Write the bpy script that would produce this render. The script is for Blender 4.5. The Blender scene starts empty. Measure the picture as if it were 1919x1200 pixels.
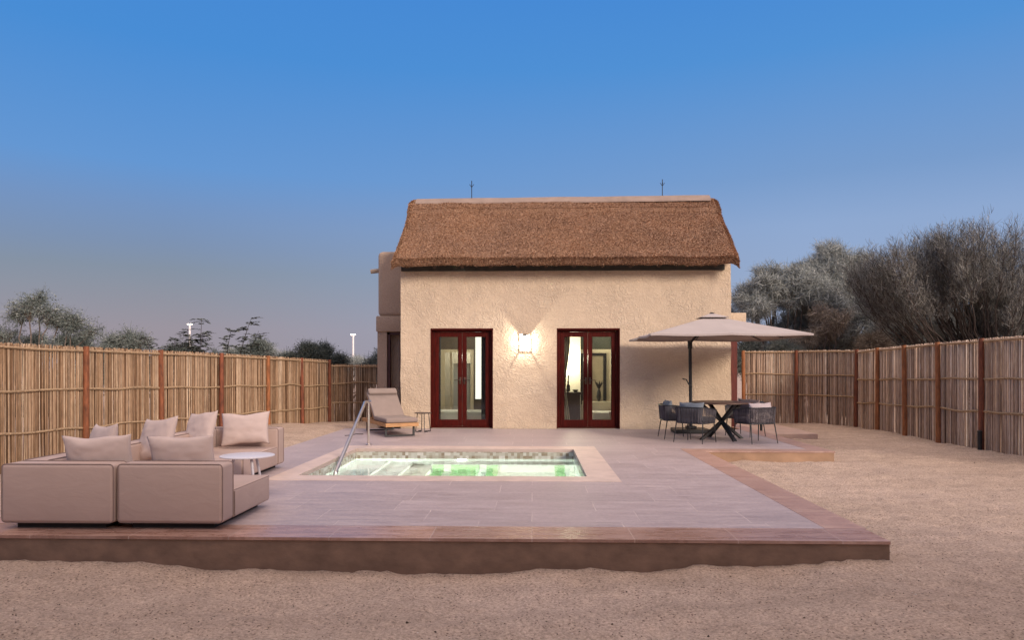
import bpy, bmesh, math, random
import numpy as np
from mathutils import Vector, Matrix, noise as mnoise
R = math.radians
random.seed(7)
rng = np.random.default_rng(11)
scene = bpy.context.scene
COL = scene.collection
PI = math.pi

# ------------------------------------------------------------------ camera
cam_d = bpy.data.cameras.new('camera')
cam = bpy.data.objects.new('camera', cam_d)
COL.objects.link(cam)
cam.location = (0, 0, 1.34)
cam.rotation_euler = (R(90), 0, R(1.69))
cam_d.sensor_width = 36
cam_d.lens = 36 * 1340 / 1919
cam_d.shift_y = 90 / 1919
cam_d.clip_start = 0.05
cam_d.clip_end = 5000
scene.camera = cam

# ------------------------------------------------------------------ world, sun, exposure
SUN_AZ = 38     # degrees to the right of straight behind the camera
SUN_EL = 20
sv = Vector((math.sin(R(SUN_AZ)) * math.cos(R(SUN_EL)), -math.cos(R(SUN_AZ)) * math.cos(R(SUN_EL)), math.sin(R(SUN_EL))))
world = bpy.data.worlds.new("World")
scene.world = world
world.use_nodes = True
wt = world.node_tree
wt.nodes.clear()
def wn(t): return wt.nodes.new(t)
w_out = wn('ShaderNodeOutputWorld')
geo = wn('ShaderNodeTexCoord')
sep = wn('ShaderNodeSeparateXYZ'); wt.links.new(geo.outputs['Generated'], sep.inputs[0])
def ramp(nt, fac, stops, interp='LINEAR'):
    n = nt.nodes.new('ShaderNodeValToRGB')
    cr = n.color_ramp; cr.interpolation = interp
    while len(cr.elements) > 1: cr.elements.remove(cr.elements[-1])
    cr.elements[0].position = stops[0][0]; cr.elements[0].color = (*stops[0][1], 1)
    for p, c in stops[1:]:
        e = cr.elements.new(p); e.color = (*c, 1)
    nt.links.new(fac, n.inputs[0])
    return n.outputs[0]
def s2l(r, g, b):
    f = lambda c: (c / 255 / 12.92) if c / 255 <= .04045 else ((c / 255 + .055) / 1.055) ** 2.4
    return (f(r), f(g), f(b))
ZEN = [(.5, s2l(66, 134, 212)), (.68, (.30, .34, .50)), (.82, (.85, .72, .70)), (.93, (2.3, 1.80, 1.55)), (1.0, (3.4, 2.65, 2.2))]
SKY_L = [(0.0, s2l(156, 146, 154)), (.05, s2l(154, 147, 158)), (.10, s2l(140, 146, 161)), (.125, s2l(132, 145, 164)), (.155, s2l(124, 145, 177)), (.20, s2l(115, 147, 193)), (.25, s2l(99, 150, 210)), (.384, s2l(72, 140, 212))] + ZEN
SKY_R = [(0.0, s2l(158, 166, 190)), (.06, s2l(156, 170, 198)), (.12, s2l(150, 170, 204)), (.184, s2l(142, 168, 208)), (.245, s2l(120, 156, 204)), (.384, s2l(82, 145, 212))] + ZEN
ca = ramp(wt, sep.outputs['Z'], SKY_L)
cb = ramp(wt, sep.outputs['Z'], SKY_R)
mr = wn('ShaderNodeMapRange'); mr.inputs['From Min'].default_value = -.45; mr.inputs['From Max'].default_value = .35
wt.links.new(sep.outputs['X'], mr.inputs['Value'])
mx = wn('ShaderNodeMix'); mx.data_type = 'RGBA'
wt.links.new(mr.outputs[0], mx.inputs[0]); wt.links.new(ca, mx.inputs[6]); wt.links.new(cb, mx.inputs[7])
# afterglow of the sunset, all round the sun's side of the sky (behind the camera)
dt = wn('ShaderNodeVectorMath'); dt.operation = 'DOT_PRODUCT'
wt.links.new(geo.outputs['Generated'], dt.inputs[0]); dt.inputs[1].default_value = sv
glow = ramp(wt, dt.outputs['Value'], [(0.0, (0, 0, 0)), (.55, (.02, .015, .01)), (.85, (.30, .2, .15)), (1.0, (1.2, .75, .5))])
ad = wn('ShaderNodeMix'); ad.data_type = 'RGBA'; ad.blend_type = 'ADD'; ad.inputs[0].default_value = 1.0
ad.clamp_result = False
wt.links.new(mx.outputs[2], ad.inputs[6]); wt.links.new(glow, ad.inputs[7])
bg1 = wn('ShaderNodeBackground'); bg1.inputs['Strength'].default_value = 1.0
wt.links.new(ad.outputs[2], bg1.inputs['Color'])
sky = wn('ShaderNodeTexSky'); sky.sky_type = 'NISHITA'; sky.sun_disc = False
sky.sun_elevation = R(4); sky.sun_rotation = math.atan2(sv.x, sv.y)
bg2 = wn('ShaderNodeBackground'); bg2.inputs['Strength'].default_value = 0.002
wt.links.new(sky.outputs[0], bg2.inputs['Color'])
ash = wn('ShaderNodeAddShader')
wt.links.new(bg1.outputs[0], ash.inputs[0]); wt.links.new(bg2.outputs[0], ash.inputs[1])
wt.links.new(ash.outputs[0], w_out.inputs['Surface'])

sun_d = bpy.data.lights.new('sun', 'SUN')
sun = bpy.data.objects.new('sun', sun_d); COL.objects.link(sun)
sun_d.energy = 3.3; sun_d.angle = R(17); sun_d.color = (1.0, .84, .70)
sun.rotation_euler = sv.to_track_quat('Z', 'Y').to_euler()
scene.view_settings.view_transform = 'Standard'
scene.view_settings.look = 'None'
scene.view_settings.exposure = 0.0
scene.view_settings.gamma = 1.0

# ------------------------------------------------------------------ helpers
def tag(o, label=None, cat=None, group=None, kind=None):
    if label: o['label'] = label
    if cat: o['category'] = cat
    if group: o['group'] = group
    if kind: o['kind'] = kind
    return o
def empty(name, loc=(0, 0, 0), rz=0, label=None, cat=None, group=None):
    o = bpy.data.objects.new(name, None); COL.objects.link(o)
    o.location = loc; o.rotation_euler = (0, 0, rz); o.empty_display_size = .1
    return tag(o, label, cat, group)
def link(name, me, mat, parent=None, smooth=False):
    if mat is not None and not me.materials: me.materials.append(mat)
    if smooth:
        me.polygons.foreach_set('use_smooth', [True] * len(me.polygons))
    o = bpy.data.objects.new(name, me); COL.objects.link(o)
    if parent: o.parent = parent
    return o
def np_mesh(name, V, F):
    """V (n,3) array, F (m,k) array of equal sized faces"""
    V = np.asarray(V, dtype=np.float32); F = np.asarray(F, dtype=np.int32)
    me = bpy.data.meshes.new(name)
    me.vertices.add(len(V)); me.vertices.foreach_set('co', V.ravel())
    k = F.shape[1]
    me.loops.add(F.size); me.loops.foreach_set('vertex_index', F.ravel())
    me.polygons.add(len(F)); me.polygons.foreach_set('loop_start', np.arange(0, F.size, k, dtype=np.int32))
    me.update(calc_edges=True); me.validate()
    return me
class MB:
    """collects shapes into one mesh"""
    def __init__(s): s.bm = bmesh.new()
    def box(s, x0, x1, y0, y1, z0, z1, bev=0, seg=2, M=None):
        r = bmesh.ops.create_cube(s.bm, size=1)
        vs = r['verts']
        bmesh.ops.scale(s.bm, verts=vs, vec=(x1 - x0, y1 - y0, z1 - z0))
        bmesh.ops.translate(s.bm, verts=vs, vec=((x0 + x1) / 2, (y0 + y1) / 2, (z0 + z1) / 2))
        if bev:
            es = list({e for v in vs for e in v.link_edges})
            b = bmesh.ops.bevel(s.bm, geom=es, offset=bev, segments=seg, profile=.5, affect='EDGES')
            vs = list({v for f in b['faces'] for v in f.verts} | {v for v in vs if v.is_valid})
        if M is not None: bmesh.ops.transform(s.bm, matrix=M, verts=vs)
        return s
    def tube(s, pts, r, n=8, cap=True, flat=1.0):
        pts = [Vector(p) for p in pts]; m = len(pts)
        rs = r if isinstance(r, (list, tuple)) else [r] * m
        rings = []
        up = None
        for i, p in enumerate(pts):
            t = (pts[min(i + 1, m - 1)] - pts[max(i - 1, 0)]).normalized()
            if up is None:
                up = Vector((0, 0, 1)) if abs(t.z) < .9 else Vector((0, 1, 0))
            a = t.cross(up).normalized(); b = a.cross(t).normalized(); up = b
            rings.append([s.bm.verts.new(p + a * math.cos(2 * PI * k / n) * rs[i] + b * math.sin(2 * PI * k / n) * rs[i] * flat) for k in range(n)])
        for i in range(m - 1):
            for k in range(n):
                s.bm.faces.new((rings[i][k], rings[i][(k + 1) % n], rings[i + 1][(k + 1) % n], rings[i + 1][k]))
        if cap:
            s.bm.faces.new(rings[0][::-1]); s.bm.faces.new(rings[-1])
        return s
    def lathe(s, prof, n=24, cx=0, cy=0):
        rings = []
        for (r, z) in prof:
            rings.append([s.bm.verts.new((cx + r * math.cos(2 * PI * k / n), cy + r * math.sin(2 * PI * k / n), z)) for k in range(n)])
        for i in range(len(prof) - 1):
            for k in range(n):
                s.bm.faces.new((rings[i][k], rings[i][(k + 1) % n], rings[i + 1][(k + 1) % n], rings[i + 1][k]))
        s.bm.faces.new(rings[0][::-1]); s.bm.faces.new(rings[-1])
        return s
    def quad(s, a, b, c, d):
        s.bm.faces.new([s.bm.verts.new(p) for p in (a, b, c, d)]); return s
    def build(s, name, mat, parent=None, smooth=False):
        bmesh.ops.recalc_face_normals(s.bm, faces=s.bm.faces)
        me = bpy.data.meshes.new(name); s.bm.to_mesh(me); s.bm.free()
        o = link(name, me, mat, parent, smooth)
        if smooth:
            try: me.set_sharp_from_angle(angle=R(35))
            except Exception: pass
        return o
def vnoise(x, y, seed=0):
    """numpy value noise"""
    xi = np.floor(x).astype(np.int64); yi = np.floor(y).astype(np.int64)
    xf = x - xi; yf = y - yi
    def h(a, b):
        n = (a * 374761393 + b * 668265263 + seed * 1442695041) & 0x7fffffff
        n = ((n ^ (n >> 13)) * 1274126177) & 0x7fffffff
        return ((n ^ (n >> 16)) & 0xffff) / 65535.0
    u = xf * xf * (3 - 2 * xf); v = yf * yf * (3 - 2 * yf)
    return (h(xi, yi) * (1 - u) + h(xi + 1, yi) * u) * (1 - v) + (h(xi, yi + 1) * (1 - u) + h(xi + 1, yi + 1) * u) * v

# ------------------------------------------------------------------ materials
def new_mat(name):
    m = bpy.data.materials.new(name); m.use_nodes = True
    nt = m.node_tree
    return m, nt, nt.nodes['Principled BSDF']
def coords(nt, scale=(1, 1, 1), kind='Object', rot=(0, 0, 0)):
    tc = nt.nodes.new('ShaderNodeTexCoord'); mp = nt.nodes.new('ShaderNodeMapping')
    mp.inputs['Scale'].default_value = scale; mp.inputs['Rotation'].default_value = rot
    nt.links.new(tc.outputs[kind], mp.inputs[0]); return mp.outputs[0]
def nz(nt, vec, scale, detail=4, rough=.55, dist=0, out='Fac'):
    n = nt.nodes.new('ShaderNodeTexNoise'); n.inputs['Scale'].default_value = scale
    n.inputs['Detail'].default_value = detail; n.inputs['Roughness'].default_value = rough; n.inputs['Distortion'].default_value = dist
    nt.links.new(vec, n.inputs['Vector']); return n.outputs[out]
def mixc(nt, fac, a, b, blend='MIX'):
    m = nt.nodes.new('ShaderNodeMix'); m.data_type = 'RGBA'; m.blend_type = blend
    for i, v in ((0, fac), (6, a), (7, b)):
        if isinstance(v, (int, float)): m.inputs[i].default_value = v
        elif isinstance(v, tuple): m.inputs[i].default_value = (*v, 1)
        else: nt.links.new(v, m.inputs[i])
    return m.outputs[2]
def mth(nt, op, a, b=None):
    m = nt.nodes.new('ShaderNodeMath'); m.operation = op
    for i, v in enumerate((a, b)):
        if v is None: continue
        if isinstance(v, (int, float)): m.inputs[i].default_value = v
        else: nt.links.new(v, m.inputs[i])
    return m.outputs[0]
def mrange(nt, v, a, b, c=0, d=1):
    m = nt.nodes.new('ShaderNodeMapRange'); nt.links.new(v, m.inputs[0])
    for i, x in zip((1, 2, 3, 4), (a, b, c, d)): m.inputs[i].default_value = x
    return m.outputs[0]
def bump(nt, b, h, strength=.5, dist=.01, prev=None):
    n = nt.nodes.new('ShaderNodeBump'); n.inputs['Strength'].default_value = strength; n.inputs['Distance'].default_value = dist
    nt.links.new(h, n.inputs['Height'])
    if prev is not None: nt.links.new(prev, n.inputs['Normal'])
    if b is not None: nt.links.new(n.outputs[0], b.inputs['Normal'])
    return n.outputs[0]
def simple(name, col, rough=.6, var=.15, scale=8, metal=0, bmp=0, bscale=60, bdist=.002, stretch=(1, 1, 1)):
    m, nt, b = new_mat(name)
    v = coords(nt, stretch)
    n = nz(nt, v, scale, 5)
    lo = tuple(c * (1 - var) for c in col); hi = tuple(min(1, c * (1 + var)) for c in col)
    nt.links.new(ramp(nt, n, [(.3, lo), (.7, hi)]), b.inputs['Base Color'])
    b.inputs['Roughness'].default_value = rough; b.inputs['Metallic'].default_value = metal
    if bmp: bump(nt, b, nz(nt, v, bscale, 3), bmp, bdist)
    return m

def m_stucco(name, c0, c1, c2):
    m, nt, b = new_mat(name)
    v = coords(nt)
    big = nz(nt, v, .7, 5, .6)
    col = ramp(nt, big, [(.3, c0), (.52, c1), (.75, c2)])
    fine = nz(nt, v, 40, 3)
    col = mixc(nt, .35, col, ramp(nt, fine, [(.3, (.36, .36, .36)), (.7, (.64, .64, .64))]), 'OVERLAY')
    nt.links.new(col, b.inputs['Base Color']); b.inputs['Roughness'].default_value = .9
    # trowel marks: distorted ridges, a voronoi edge layer and grit
    t1 = nz(nt, v, 5.5, 3, .5, 2.2)
    rid = mth(nt, 'ABSOLUTE', mth(nt, 'SUBTRACT', t1, .5))
    rid = mrange(nt, rid, 0, .09, 1, 0)
    t2 = nz(nt, coords(nt, (1, 1, 1.6)), 14, 4, .6, 1.2)
    patch = mrange(nt, nz(nt, v, 1.4, 2), .38, .62, .4, 1)
    h = mth(nt, 'MULTIPLY', mth(nt, 'ADD', mth(nt, 'MULTIPLY', rid, .45), mth(nt, 'MULTIPLY', t2, 1.0)), patch)
    n1 = bump(nt, None, h, .65, .036)
    bump(nt, b, nz(nt, v, 90, 3), .35, .003, n1)
    return m
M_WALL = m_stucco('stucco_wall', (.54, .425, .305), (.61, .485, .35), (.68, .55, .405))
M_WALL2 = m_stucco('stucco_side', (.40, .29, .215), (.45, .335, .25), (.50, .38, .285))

def m_thatch(name='thatch', dark=1.0):
    m, nt, b = new_mat(name)
    v = coords(nt)
    g = nz(nt, v, 55, 2, .7)
    g2 = nz(nt, coords(nt, (30, 8, 8)), 2.2, 3, .7)
    big = nz(nt, v, .9, 4)
    c = ramp(nt, g, [(.30, (.12, .055, .03)), (.5, (.34, .19, .11)), (.70, (.55, .36, .23))])
    c = mixc(nt, mrange(nt, g2, .35, .75, 0, .5), c, (.12 * dark, .06 * dark, .035 * dark))
    c = mixc(nt, mrange(nt, big, .4, .65, 0, .35), c, (.22 * dark, .15 * dark, .12 * dark))
    nt.links.new(c, b.inputs['Base Color']); b.inputs['Roughness'].default_value = .95
    bump(nt, b, g, .9, .02)
    return m
M_THATCH = m_thatch()
def m_island(name, stops, rough=.8, stretch=(1, 1, 1), nscale=10, mixn=.4, transl=0):
    m, nt, b = new_mat(name)
    g = nt.nodes.new('ShaderNodeNewGeometry')
    c = ramp(nt, g.outputs['Random Per Island'], stops)
    n = nz(nt, coords(nt, stretch), nscale, 4)
    c = mixc(nt, mixn, c, ramp(nt, n, [(.3, (.28, .28, .28)), (.7, (.72, .72, .72))]), 'OVERLAY')
    nt.links.new(c, b.inputs['Base Color']); b.inputs['Roughness'].default_value = rough
    b.inputs['Specular IOR Level'].default_value = .2
    return m
M_STRAW = m_island('thatch_straw', nscale=1.6, mixn=.55, stops= [(0, (.17, .075, .035)), (.35, (.36, .19, .105)), (.75, (.52, .32, .20)), (1, (.66, .46, .32))])
M_REED = m_island('reed', [(0, (.06, .028, .013)), (.12, (.15, .08, .042)), (.35, (.25, .155, .09)), (.65, (.36, .24, .15)), (.85, (.46, .33, .22)), (1, (.60, .47, .34))], .75, (1, 1, .25), 30, .5)
M_REEDR = m_island('reed_grey', [(0, (.10, .06, .04)), (.12, (.25, .16, .11)), (.35, (.40, .28, .20)), (.65, (.54, .40, .295)), (.85, (.66, .52, .41)), (1, (.76, .65, .53))], .75, (1, 1, .25), 30, .5)
M_POST = simple('fence_post_wood', (.19, .062, .024), .75, .5, 6, bmp=.5, bscale=30, bdist=.006, stretch=(4, 4, 1))
M_POST2 = simple('fence_post_dark_wood', (.17, .05, .022), .75, .5, 6, bmp=.5, bscale=30, bdist=.006, stretch=(4, 4, 1))
M_POST3 = simple('fence_post_orange_wood', (.27, .10, .035), .75, .4, 6, bmp=.5, bscale=30, bdist=.006, stretch=(4, 4, 1))
M_RAIL = simple('fence_rail_wood', (.36, .25, .15), .8, .35, 25, bmp=.4, bscale=60, bdist=.004)

def m_sand():
    m, nt, b = new_mat('sand')
    v = coords(nt)
    big = nz(nt, v, .35, 5, .6)
    c = ramp(nt, big, [(.3, (.40, .305, .24)), (.5, (.45, .348, .278)), (.7, (.495, .385, .315))])
    med = nz(nt, v, 5, 5, .65)
    c = mixc(nt, .35, c, ramp(nt, med, [(.32, (.34, .34, .34)), (.68, (.64, .64, .64))]), 'OVERLAY')
    fine = nz(nt, v, 48, 5, .8)
    tr = nz(nt, coords(nt, (.35, 2.2, 1), rot=(0, 0, R(12))), 1.3, 5, .65, .8)
    c = mixc(nt, .30, c, ramp(nt, tr, [(.35, (.36, .36, .36)), (.5, (.5, .5, .5)), (.65, (.60, .60, .60))]), 'OVERLAY')
    c = mixc(nt, .60, c, ramp(nt, fine, [(.34, (.10, .10, .10)), (.5, (.5, .5, .5)), (.68, (.84, .84, .84))]), 'OVERLAY')
    vo = nt.nodes.new('ShaderNodeTexVoronoi'); vo.inputs['Scale'].default_value = 30; nt.links.new(v, vo.inputs['Vector'])
    spot = mrange(nt, vo.outputs['Distance'], .14, .26, 1, 0)
    spot = mth(nt, 'MULTIPLY', spot, mrange(nt, nz(nt, v, 3, 3), .38, .55, .2, .95))
    c = mixc(nt, spot, c, (.14, .09, .07))
    nt.links.new(c, b.inputs['Base Color']); b.inputs['Roughness'].default_value = .95
    b.inputs['Specular IOR Level'].default_value = .15
    n1 = bump(nt, None, nz(nt, v, 30, 5, .75), .6, .018)
    n2 = bump(nt, None, vo.outputs['Distance'], .25, .012, n1)
    bump(nt, b, fine, .8, .014, n2)
    return m
M_SAND = m_sand()
def m_stone(name, c0, c1, c2, bw, bh, rough, joint, rot=0, jm=.004, off=(0, 0), mort=.55, cv=.13):
    m, nt, b = new_mat(name)
    v = coords(nt, (1, 1, 1), rot=(0, 0, rot))
    dn = nz(nt, v, 3, 2, out='Color')
    vv = nt.nodes.new('ShaderNodeVectorMath'); vv.operation = 'MULTIPLY_ADD'
    nt.links.new(dn, vv.inputs[0]); vv.inputs[1].default_value = (.02, .02, 0); nt.links.new(v, vv.inputs[2])
    br = nt.nodes.new('ShaderNodeTexBrick'); nt.links.new(vv.outputs[0], br.inputs['Vector'])
    br.inputs['Scale'].default_value = 1; br.inputs['Brick Width'].default_value = bw; br.inputs['Row Height'].default_value = bh
    br.inputs['Mortar Size'].default_value = jm; br.inputs['Mortar Smooth'].default_value = .4
    br.inputs['Color1'].default_value = (.5 - cv, .5 - cv, .5 - cv, 1); br.inputs['Color2'].default_value = (.5 + cv, .5 + cv, .5 + cv, 1); br.inputs['Mortar'].default_value = (.5, .5, .5, 1)
    br.offset = .37; br.squash = 1.3; br.squash_frequency = 3
    st = nz(nt, coords(nt, (1, 5, 1), rot=(0, 0, rot)), 2.2, 6, .65, .6)
    c = ramp(nt, st, [(.30, c0), (.5, c1), (.7, c2)])
    c = mixc(nt, .45, c, br.outputs['Color'], 'OVERLAY')
    st2 = nz(nt, v, 22, 4, .7)
    c = mixc(nt, .3, c, ramp(nt, st2, [(.3, (.3, .3, .3)), (.7, (.7, .7, .7))]), 'OVERLAY')
    jf = mth(nt, 'MULTIPLY', br.outputs['Fac'], mrange(nt, nz(nt, v, 1.7, 3), .4, .6, mort * .35, mort))
    c = mixc(nt, jf, c, joint)
    nt.links.new(c, b.inputs['Base Color'])
    rr = mrange(nt, st, .3, .7, rough - .08, rough + .12)
    nt.links.new(rr, b.inputs['Roughness'])
    h = mth(nt, 'SUBTRACT', mth(nt, 'MULTIPLY', st, .5), mth(nt, 'MULTIPLY', br.outputs['Fac'], .5))
    n1 = bump(nt, None, h, .5, .006)
    bump(nt, b, st2, .3, .003, n1)
    return m
M_DECK = m_stone('deck_stone', (.325, .26, .26), (.39, .32, .32), (.455, .38, .375), .95, .48, .5, (.58, .49, .46), cv=.065, jm=.006, mort=.8)
M_BORDER = m_stone('border_stone', (.26, .145, .11), (.35, .21, .165), (.44, .29, .24), .8, 3.0, .27, (.50, .38, .33), off=(0, 0), jm=.006, mort=.8, cv=.15)
M_BORDERS = m_stone('border_stone_side', (.32, .19, .145), (.40, .25, .20), (.48, .33, .27), .8, 3.0, .45, (.50, .38, .33), rot=R(90), jm=.006, mort=.8)
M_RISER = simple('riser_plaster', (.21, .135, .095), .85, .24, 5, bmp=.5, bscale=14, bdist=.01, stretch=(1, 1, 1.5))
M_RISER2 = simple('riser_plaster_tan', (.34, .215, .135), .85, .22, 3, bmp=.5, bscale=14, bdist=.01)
M_COPING = simple('coping_stone', (.58, .46, .40), .55, .12, 4, bmp=.3, bscale=40, bdist=.003)
M_SLAB = simple('slab_stone', (.46, .33, .27), .7, .15, 4, bmp=.3, bscale=40, bdist=.004)

def m_mosaic(name, cols, size=.05):
    m, nt, b = new_mat(name)
    v = coords(nt)
    sn = nt.nodes.new('ShaderNodeVectorMath'); sn.operation = 'SNAP'; sn.inputs[1].default_value = (size, size, size)
    of = nt.nodes.new('ShaderNodeVectorMath'); of.operation = 'ADD'; of.inputs[1].default_value = (.013, .017, .011)
    nt.links.new(v, of.inputs[0]); nt.links.new(of.outputs[0], sn.inputs[0])
    wn_ = nt.nodes.new('ShaderNodeTexWhiteNoise'); nt.links.new(sn.outputs[0], wn_.inputs['Vector'])
    c = ramp(nt, wn_.outputs['Value'], cols)
    # grout
    fr = nt.nodes.new('ShaderNodeVectorMath'); fr.operation = 'SUBTRACT'; nt.links.new(of.outputs[0], fr.inputs[0]); nt.links.new(sn.outputs[0], fr.inputs[1])
    se = nt.nodes.new('ShaderNodeSeparateXYZ'); nt.links.new(fr.outputs[0], se.inputs[0])
    nt.links.new(c, b.inputs['Base Color']); b.inputs['Roughness'].default_value = .25
    return m
M_MOSAIC = m_mosaic('pool_mosaic', [(0, (.30, .25, .17)), (.25, (.44, .42, .33)), (.5, (.55, .56, .47)), (.8, (.62, .65, .57)), (1, (.72, .73, .66))])
M_MOSAIC_IN = m_mosaic('pool_floor_mosaic', [(0, (.58, .64, .60)), (.5, (.68, .74, .69)), (1, (.78, .82, .77))])
M_STEP = m_mosaic('pool_step_mosaic', [(0, (.76, .78, .74)), (1, (.86, .87, .83))])
M_GREENLIT = m_mosaic('pool_green_lit_mosaic', [(0, (.22, .42, .20)), (.5, (.30, .50, .27)), (1, (.42, .56, .38))])  # tile tones carry the green glow of the lit water

def m_water():
    m, nt, b = new_mat('water'); nt.nodes.remove(b)
    out = nt.nodes['Material Output']
    v = coords(nt, (1, 1, 1))
    n = nz(nt, v, 3.0, 3, .5, .6)
    bn = bump(nt, None, n, .22, .02)
    fr = nt.nodes.new('ShaderNodeFresnel'); fr.inputs['IOR'].default_value = 1.33; nt.links.new(bn, fr.inputs['Normal'])
    g = nt.nodes.new('ShaderNodeBsdfGlossy'); g.inputs['Roughness'].default_value = .03; nt.links.new(bn, g.inputs['Normal'])
    t = nt.nodes.new('ShaderNodeBsdfRefraction'); t.inputs['IOR'].default_value = 1.33; t.inputs['Color'].default_value = (.93, 1, .96, 1); t.inputs['Roughness'].default_value = 0; nt.links.new(bn, t.inputs['Normal'])
    mx = nt.nodes.new('ShaderNodeMixShader')
    nt.links.new(fr.outputs[0], mx.inputs[0]); nt.links.new(t.outputs[0], mx.inputs[1]); nt.links.new(g.outputs[0], mx.inputs[2])
    nt.links.new(mx.outputs[0], out.inputs['Surface'])
    return m
M_WATER = m_water()
def m_glass():
    m, nt, b = new_mat('window_glass'); nt.nodes.remove(b)
    out = nt.nodes['Material Output']
    fr = nt.nodes.new('ShaderNodeFresnel'); fr.inputs['IOR'].default_value = 1.5
    fac = mth(nt, 'MULTIPLY', fr.outputs[0], 1.3)
    g = nt.nodes.new('ShaderNodeBsdfGlossy'); g.inputs['Roughness'].default_value = .01
    t = nt.nodes.new('ShaderNodeBsdfTransparent'); t.inputs['Color'].default_value = (.86, .90, .88, 1)
    mx = nt.nodes.new('ShaderNodeMixShader')
    nt.links.new(fac, mx.inputs[0]); nt.links.new(t.outputs[0], mx.inputs[1]); nt.links.new(g.outputs[0], mx.inputs[2])
    nt.links.new(mx.outputs[0], out.inputs['Surface'])
    return m
M_GLASS = m_glass()
def emis(name, col, s):
    m, nt, b = new_mat(name)
    b.inputs['Base Color'].default_value = (*col, 1)
    b.inputs['Emission Color'].default_value = (*col, 1); b.inputs['Emission Strength'].default_value = s
    return m
M_MAHOG = simple('mahogany', (.065, .007, .0045), .4, .35, 5, bmp=.2, bscale=30, bdist=.002, stretch=(5, 5, 1))
for _m in (M_MAHOG,): _m.node_tree.nodes['Principled BSDF'].inputs['Specular IOR Level'].default_value = .12
M_BLACK = simple('black_metal', (.012, .013, .015), .45, .2, 20)
M_DARK = simple('dark_plinth', (.02, .018, .018), .8, .2, 20)
M_STEEL = simple('stainless_steel', (.66, .60, .56), .30, .04, 10, metal=1)
M_FABRIC = simple('sofa_fabric', (.43, .322, .28), .92, .05, 2.5, bmp=.25, bscale=350, bdist=.001)
for _m, _sc, _d in ((M_FABRIC, 4.5, .012),):
    _nt = _m.node_tree; _b = _nt.nodes['Principled BSDF']; _old = _b.inputs['Normal'].links[0].from_socket
    bump(_nt, _b, nz(_nt, coords(_nt, (1, 1, 2.2)), _sc, 4, .5, .5), .55, _d, _old)
M_PIPING = simple('sofa_piping', (.23, .165, .145), .9, .1, 20)
M_CUSH = simple('cushion_fabric', (.50, .40, .365), .95, .05, 4, bmp=.2, bscale=300, bdist=.001)
M_CANOPY = simple('parasol_fabric', (.41, .36, .34), .9, .05, 3, bmp=.15, bscale=200, bdist=.001)
M_LOUNGE = simple('lounger_fabric', (.26, .205, .18), .95, .08, 5, bmp=.2, bscale=250, bdist=.001)
M_TEAK = simple('teak', (.45, .24, .10), .6, .3, 6, bmp=.2, bscale=40, bdist=.002, stretch=(1, 6, 6))
M_ROPE = m_island('rope', [(0, (.05, .046, .052)), (.5, (.085, .078, .088)), (1, (.13, .12, .13))], .85)
M_BLUEC = simple('grey_blue_fabric', (.16, .185, .215), .95, .08, 6, bmp=.2, bscale=250, bdist=.001)
M_TAUPEC = simple('taupe_fabric', (.20, .155, .15), .95, .08, 6, bmp=.2, bscale=250, bdist=.001)
M_PALEC = simple('pale_lilac_fabric', (.42, .36, .37), .95, .08, 6, bmp=.2, bscale=250, bdist=.001)
M_TABLETOP = simple('dark_wood_top', (.10, .055, .04), .45, .3, 6, stretch=(1, 6, 6))
M_WHITE = simple('white_lacquer', (.64, .61, .63), .35, .03, 6)
M_BARK = simple('grey_bark', (.16, .125, .10), .9, .35, 10, bmp=.6, bscale=25, bdist=.01)
M_DBARK = simple('dark_bark', (.05, .038, .032), .9, .35, 10, bmp=.6, bscale=25, bdist=.01)

# ------------------------------------------------------------------ ground
def sand_h(x, y):
    """height of the sand; deck top is z = 0"""
    base = -.185 - .06 * np.exp(-((x + 1.2) / 2.4) ** 2) * np.clip((9 - y) / 3, 0, 1) - .03 * np.clip((-x - 1) / 2, 0, 1) * np.clip((9 - y) / 3, 0, 1)
    base = base + .07 * np.clip((x - 4.9) / 2.5, 0, 1) + .03 * np.clip((-x - 2) / 3, 0, 1)
    left_back = np.clip((-x - 3.6) / 1.0, 0, 1) * np.clip((y - 10.2) / 2.5, 0, 1)
    base = base + left_back * (.02 - base) * np.clip(1 - (y - 17) / 4, 0, 1)
    lb2 = np.clip((-x - 3.6) / 1.0, 0, 1) * np.clip((y - 16.5) / 3, 0, 1)
    base = base * (1 - lb2) + (-.12) * lb2
    n = (vnoise(x * .8, y * .8, 1) - .5) * .07 + (vnoise(x * 2.3, y * 2.3, 2) - .5) * .045
    n = n + (vnoise(x * 6, y * 6, 3) - .5) * .022 + (vnoise(x * 14, y * 14, 4) - .5) * .024
    n = n + .012 * np.sin((y * 5.2 + x * 1.1 + 2.5 * vnoise(x * .5, y * .5, 8)) ) * vnoise(x * .6 + 3, y * .6, 9)
    near = np.clip(1.3 - y / 30, .1, 1)
    far = np.clip((np.hypot(x, y) - 60) / 200, 0, 1)
    return base + n * near - far * .5
def axis(segs):
    out = []
    for a, b, st in segs: out += list(np.arange(a, b, st))
    return np.array(out)
gx = np.concatenate([-np.geomspace(900, 14, 26), np.arange(-13.8, -5, .2), np.arange(-5, 5.2, .055), np.arange(5.2, 9, .1), np.arange(9, 14, .25), np.geomspace(14.2, 900, 26)])
gy = np.concatenate([[-300, -80, -30, -12, -6, -3, -1, 0, 1, 1.8], np.arange(2.2, 8, .045), np.arange(8, 14, .09), np.arange(14, 24, .2), np.geomspace(24.2, 1500, 30)])
GX, GY = np.meshgrid(gx, gy, indexing='ij')
GZ = sand_h(GX, GY)
V = np.stack([GX, GY, GZ], -1).reshape(-1, 3)
ni, nj = GX.shape
idx = np.arange(ni * nj).reshape(ni, nj)
F = np.stack([idx[:-1, :-1], idx[1:, :-1], idx[1:, 1:], idx[:-1, 1:]], -1).reshape(-1, 4)
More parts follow.
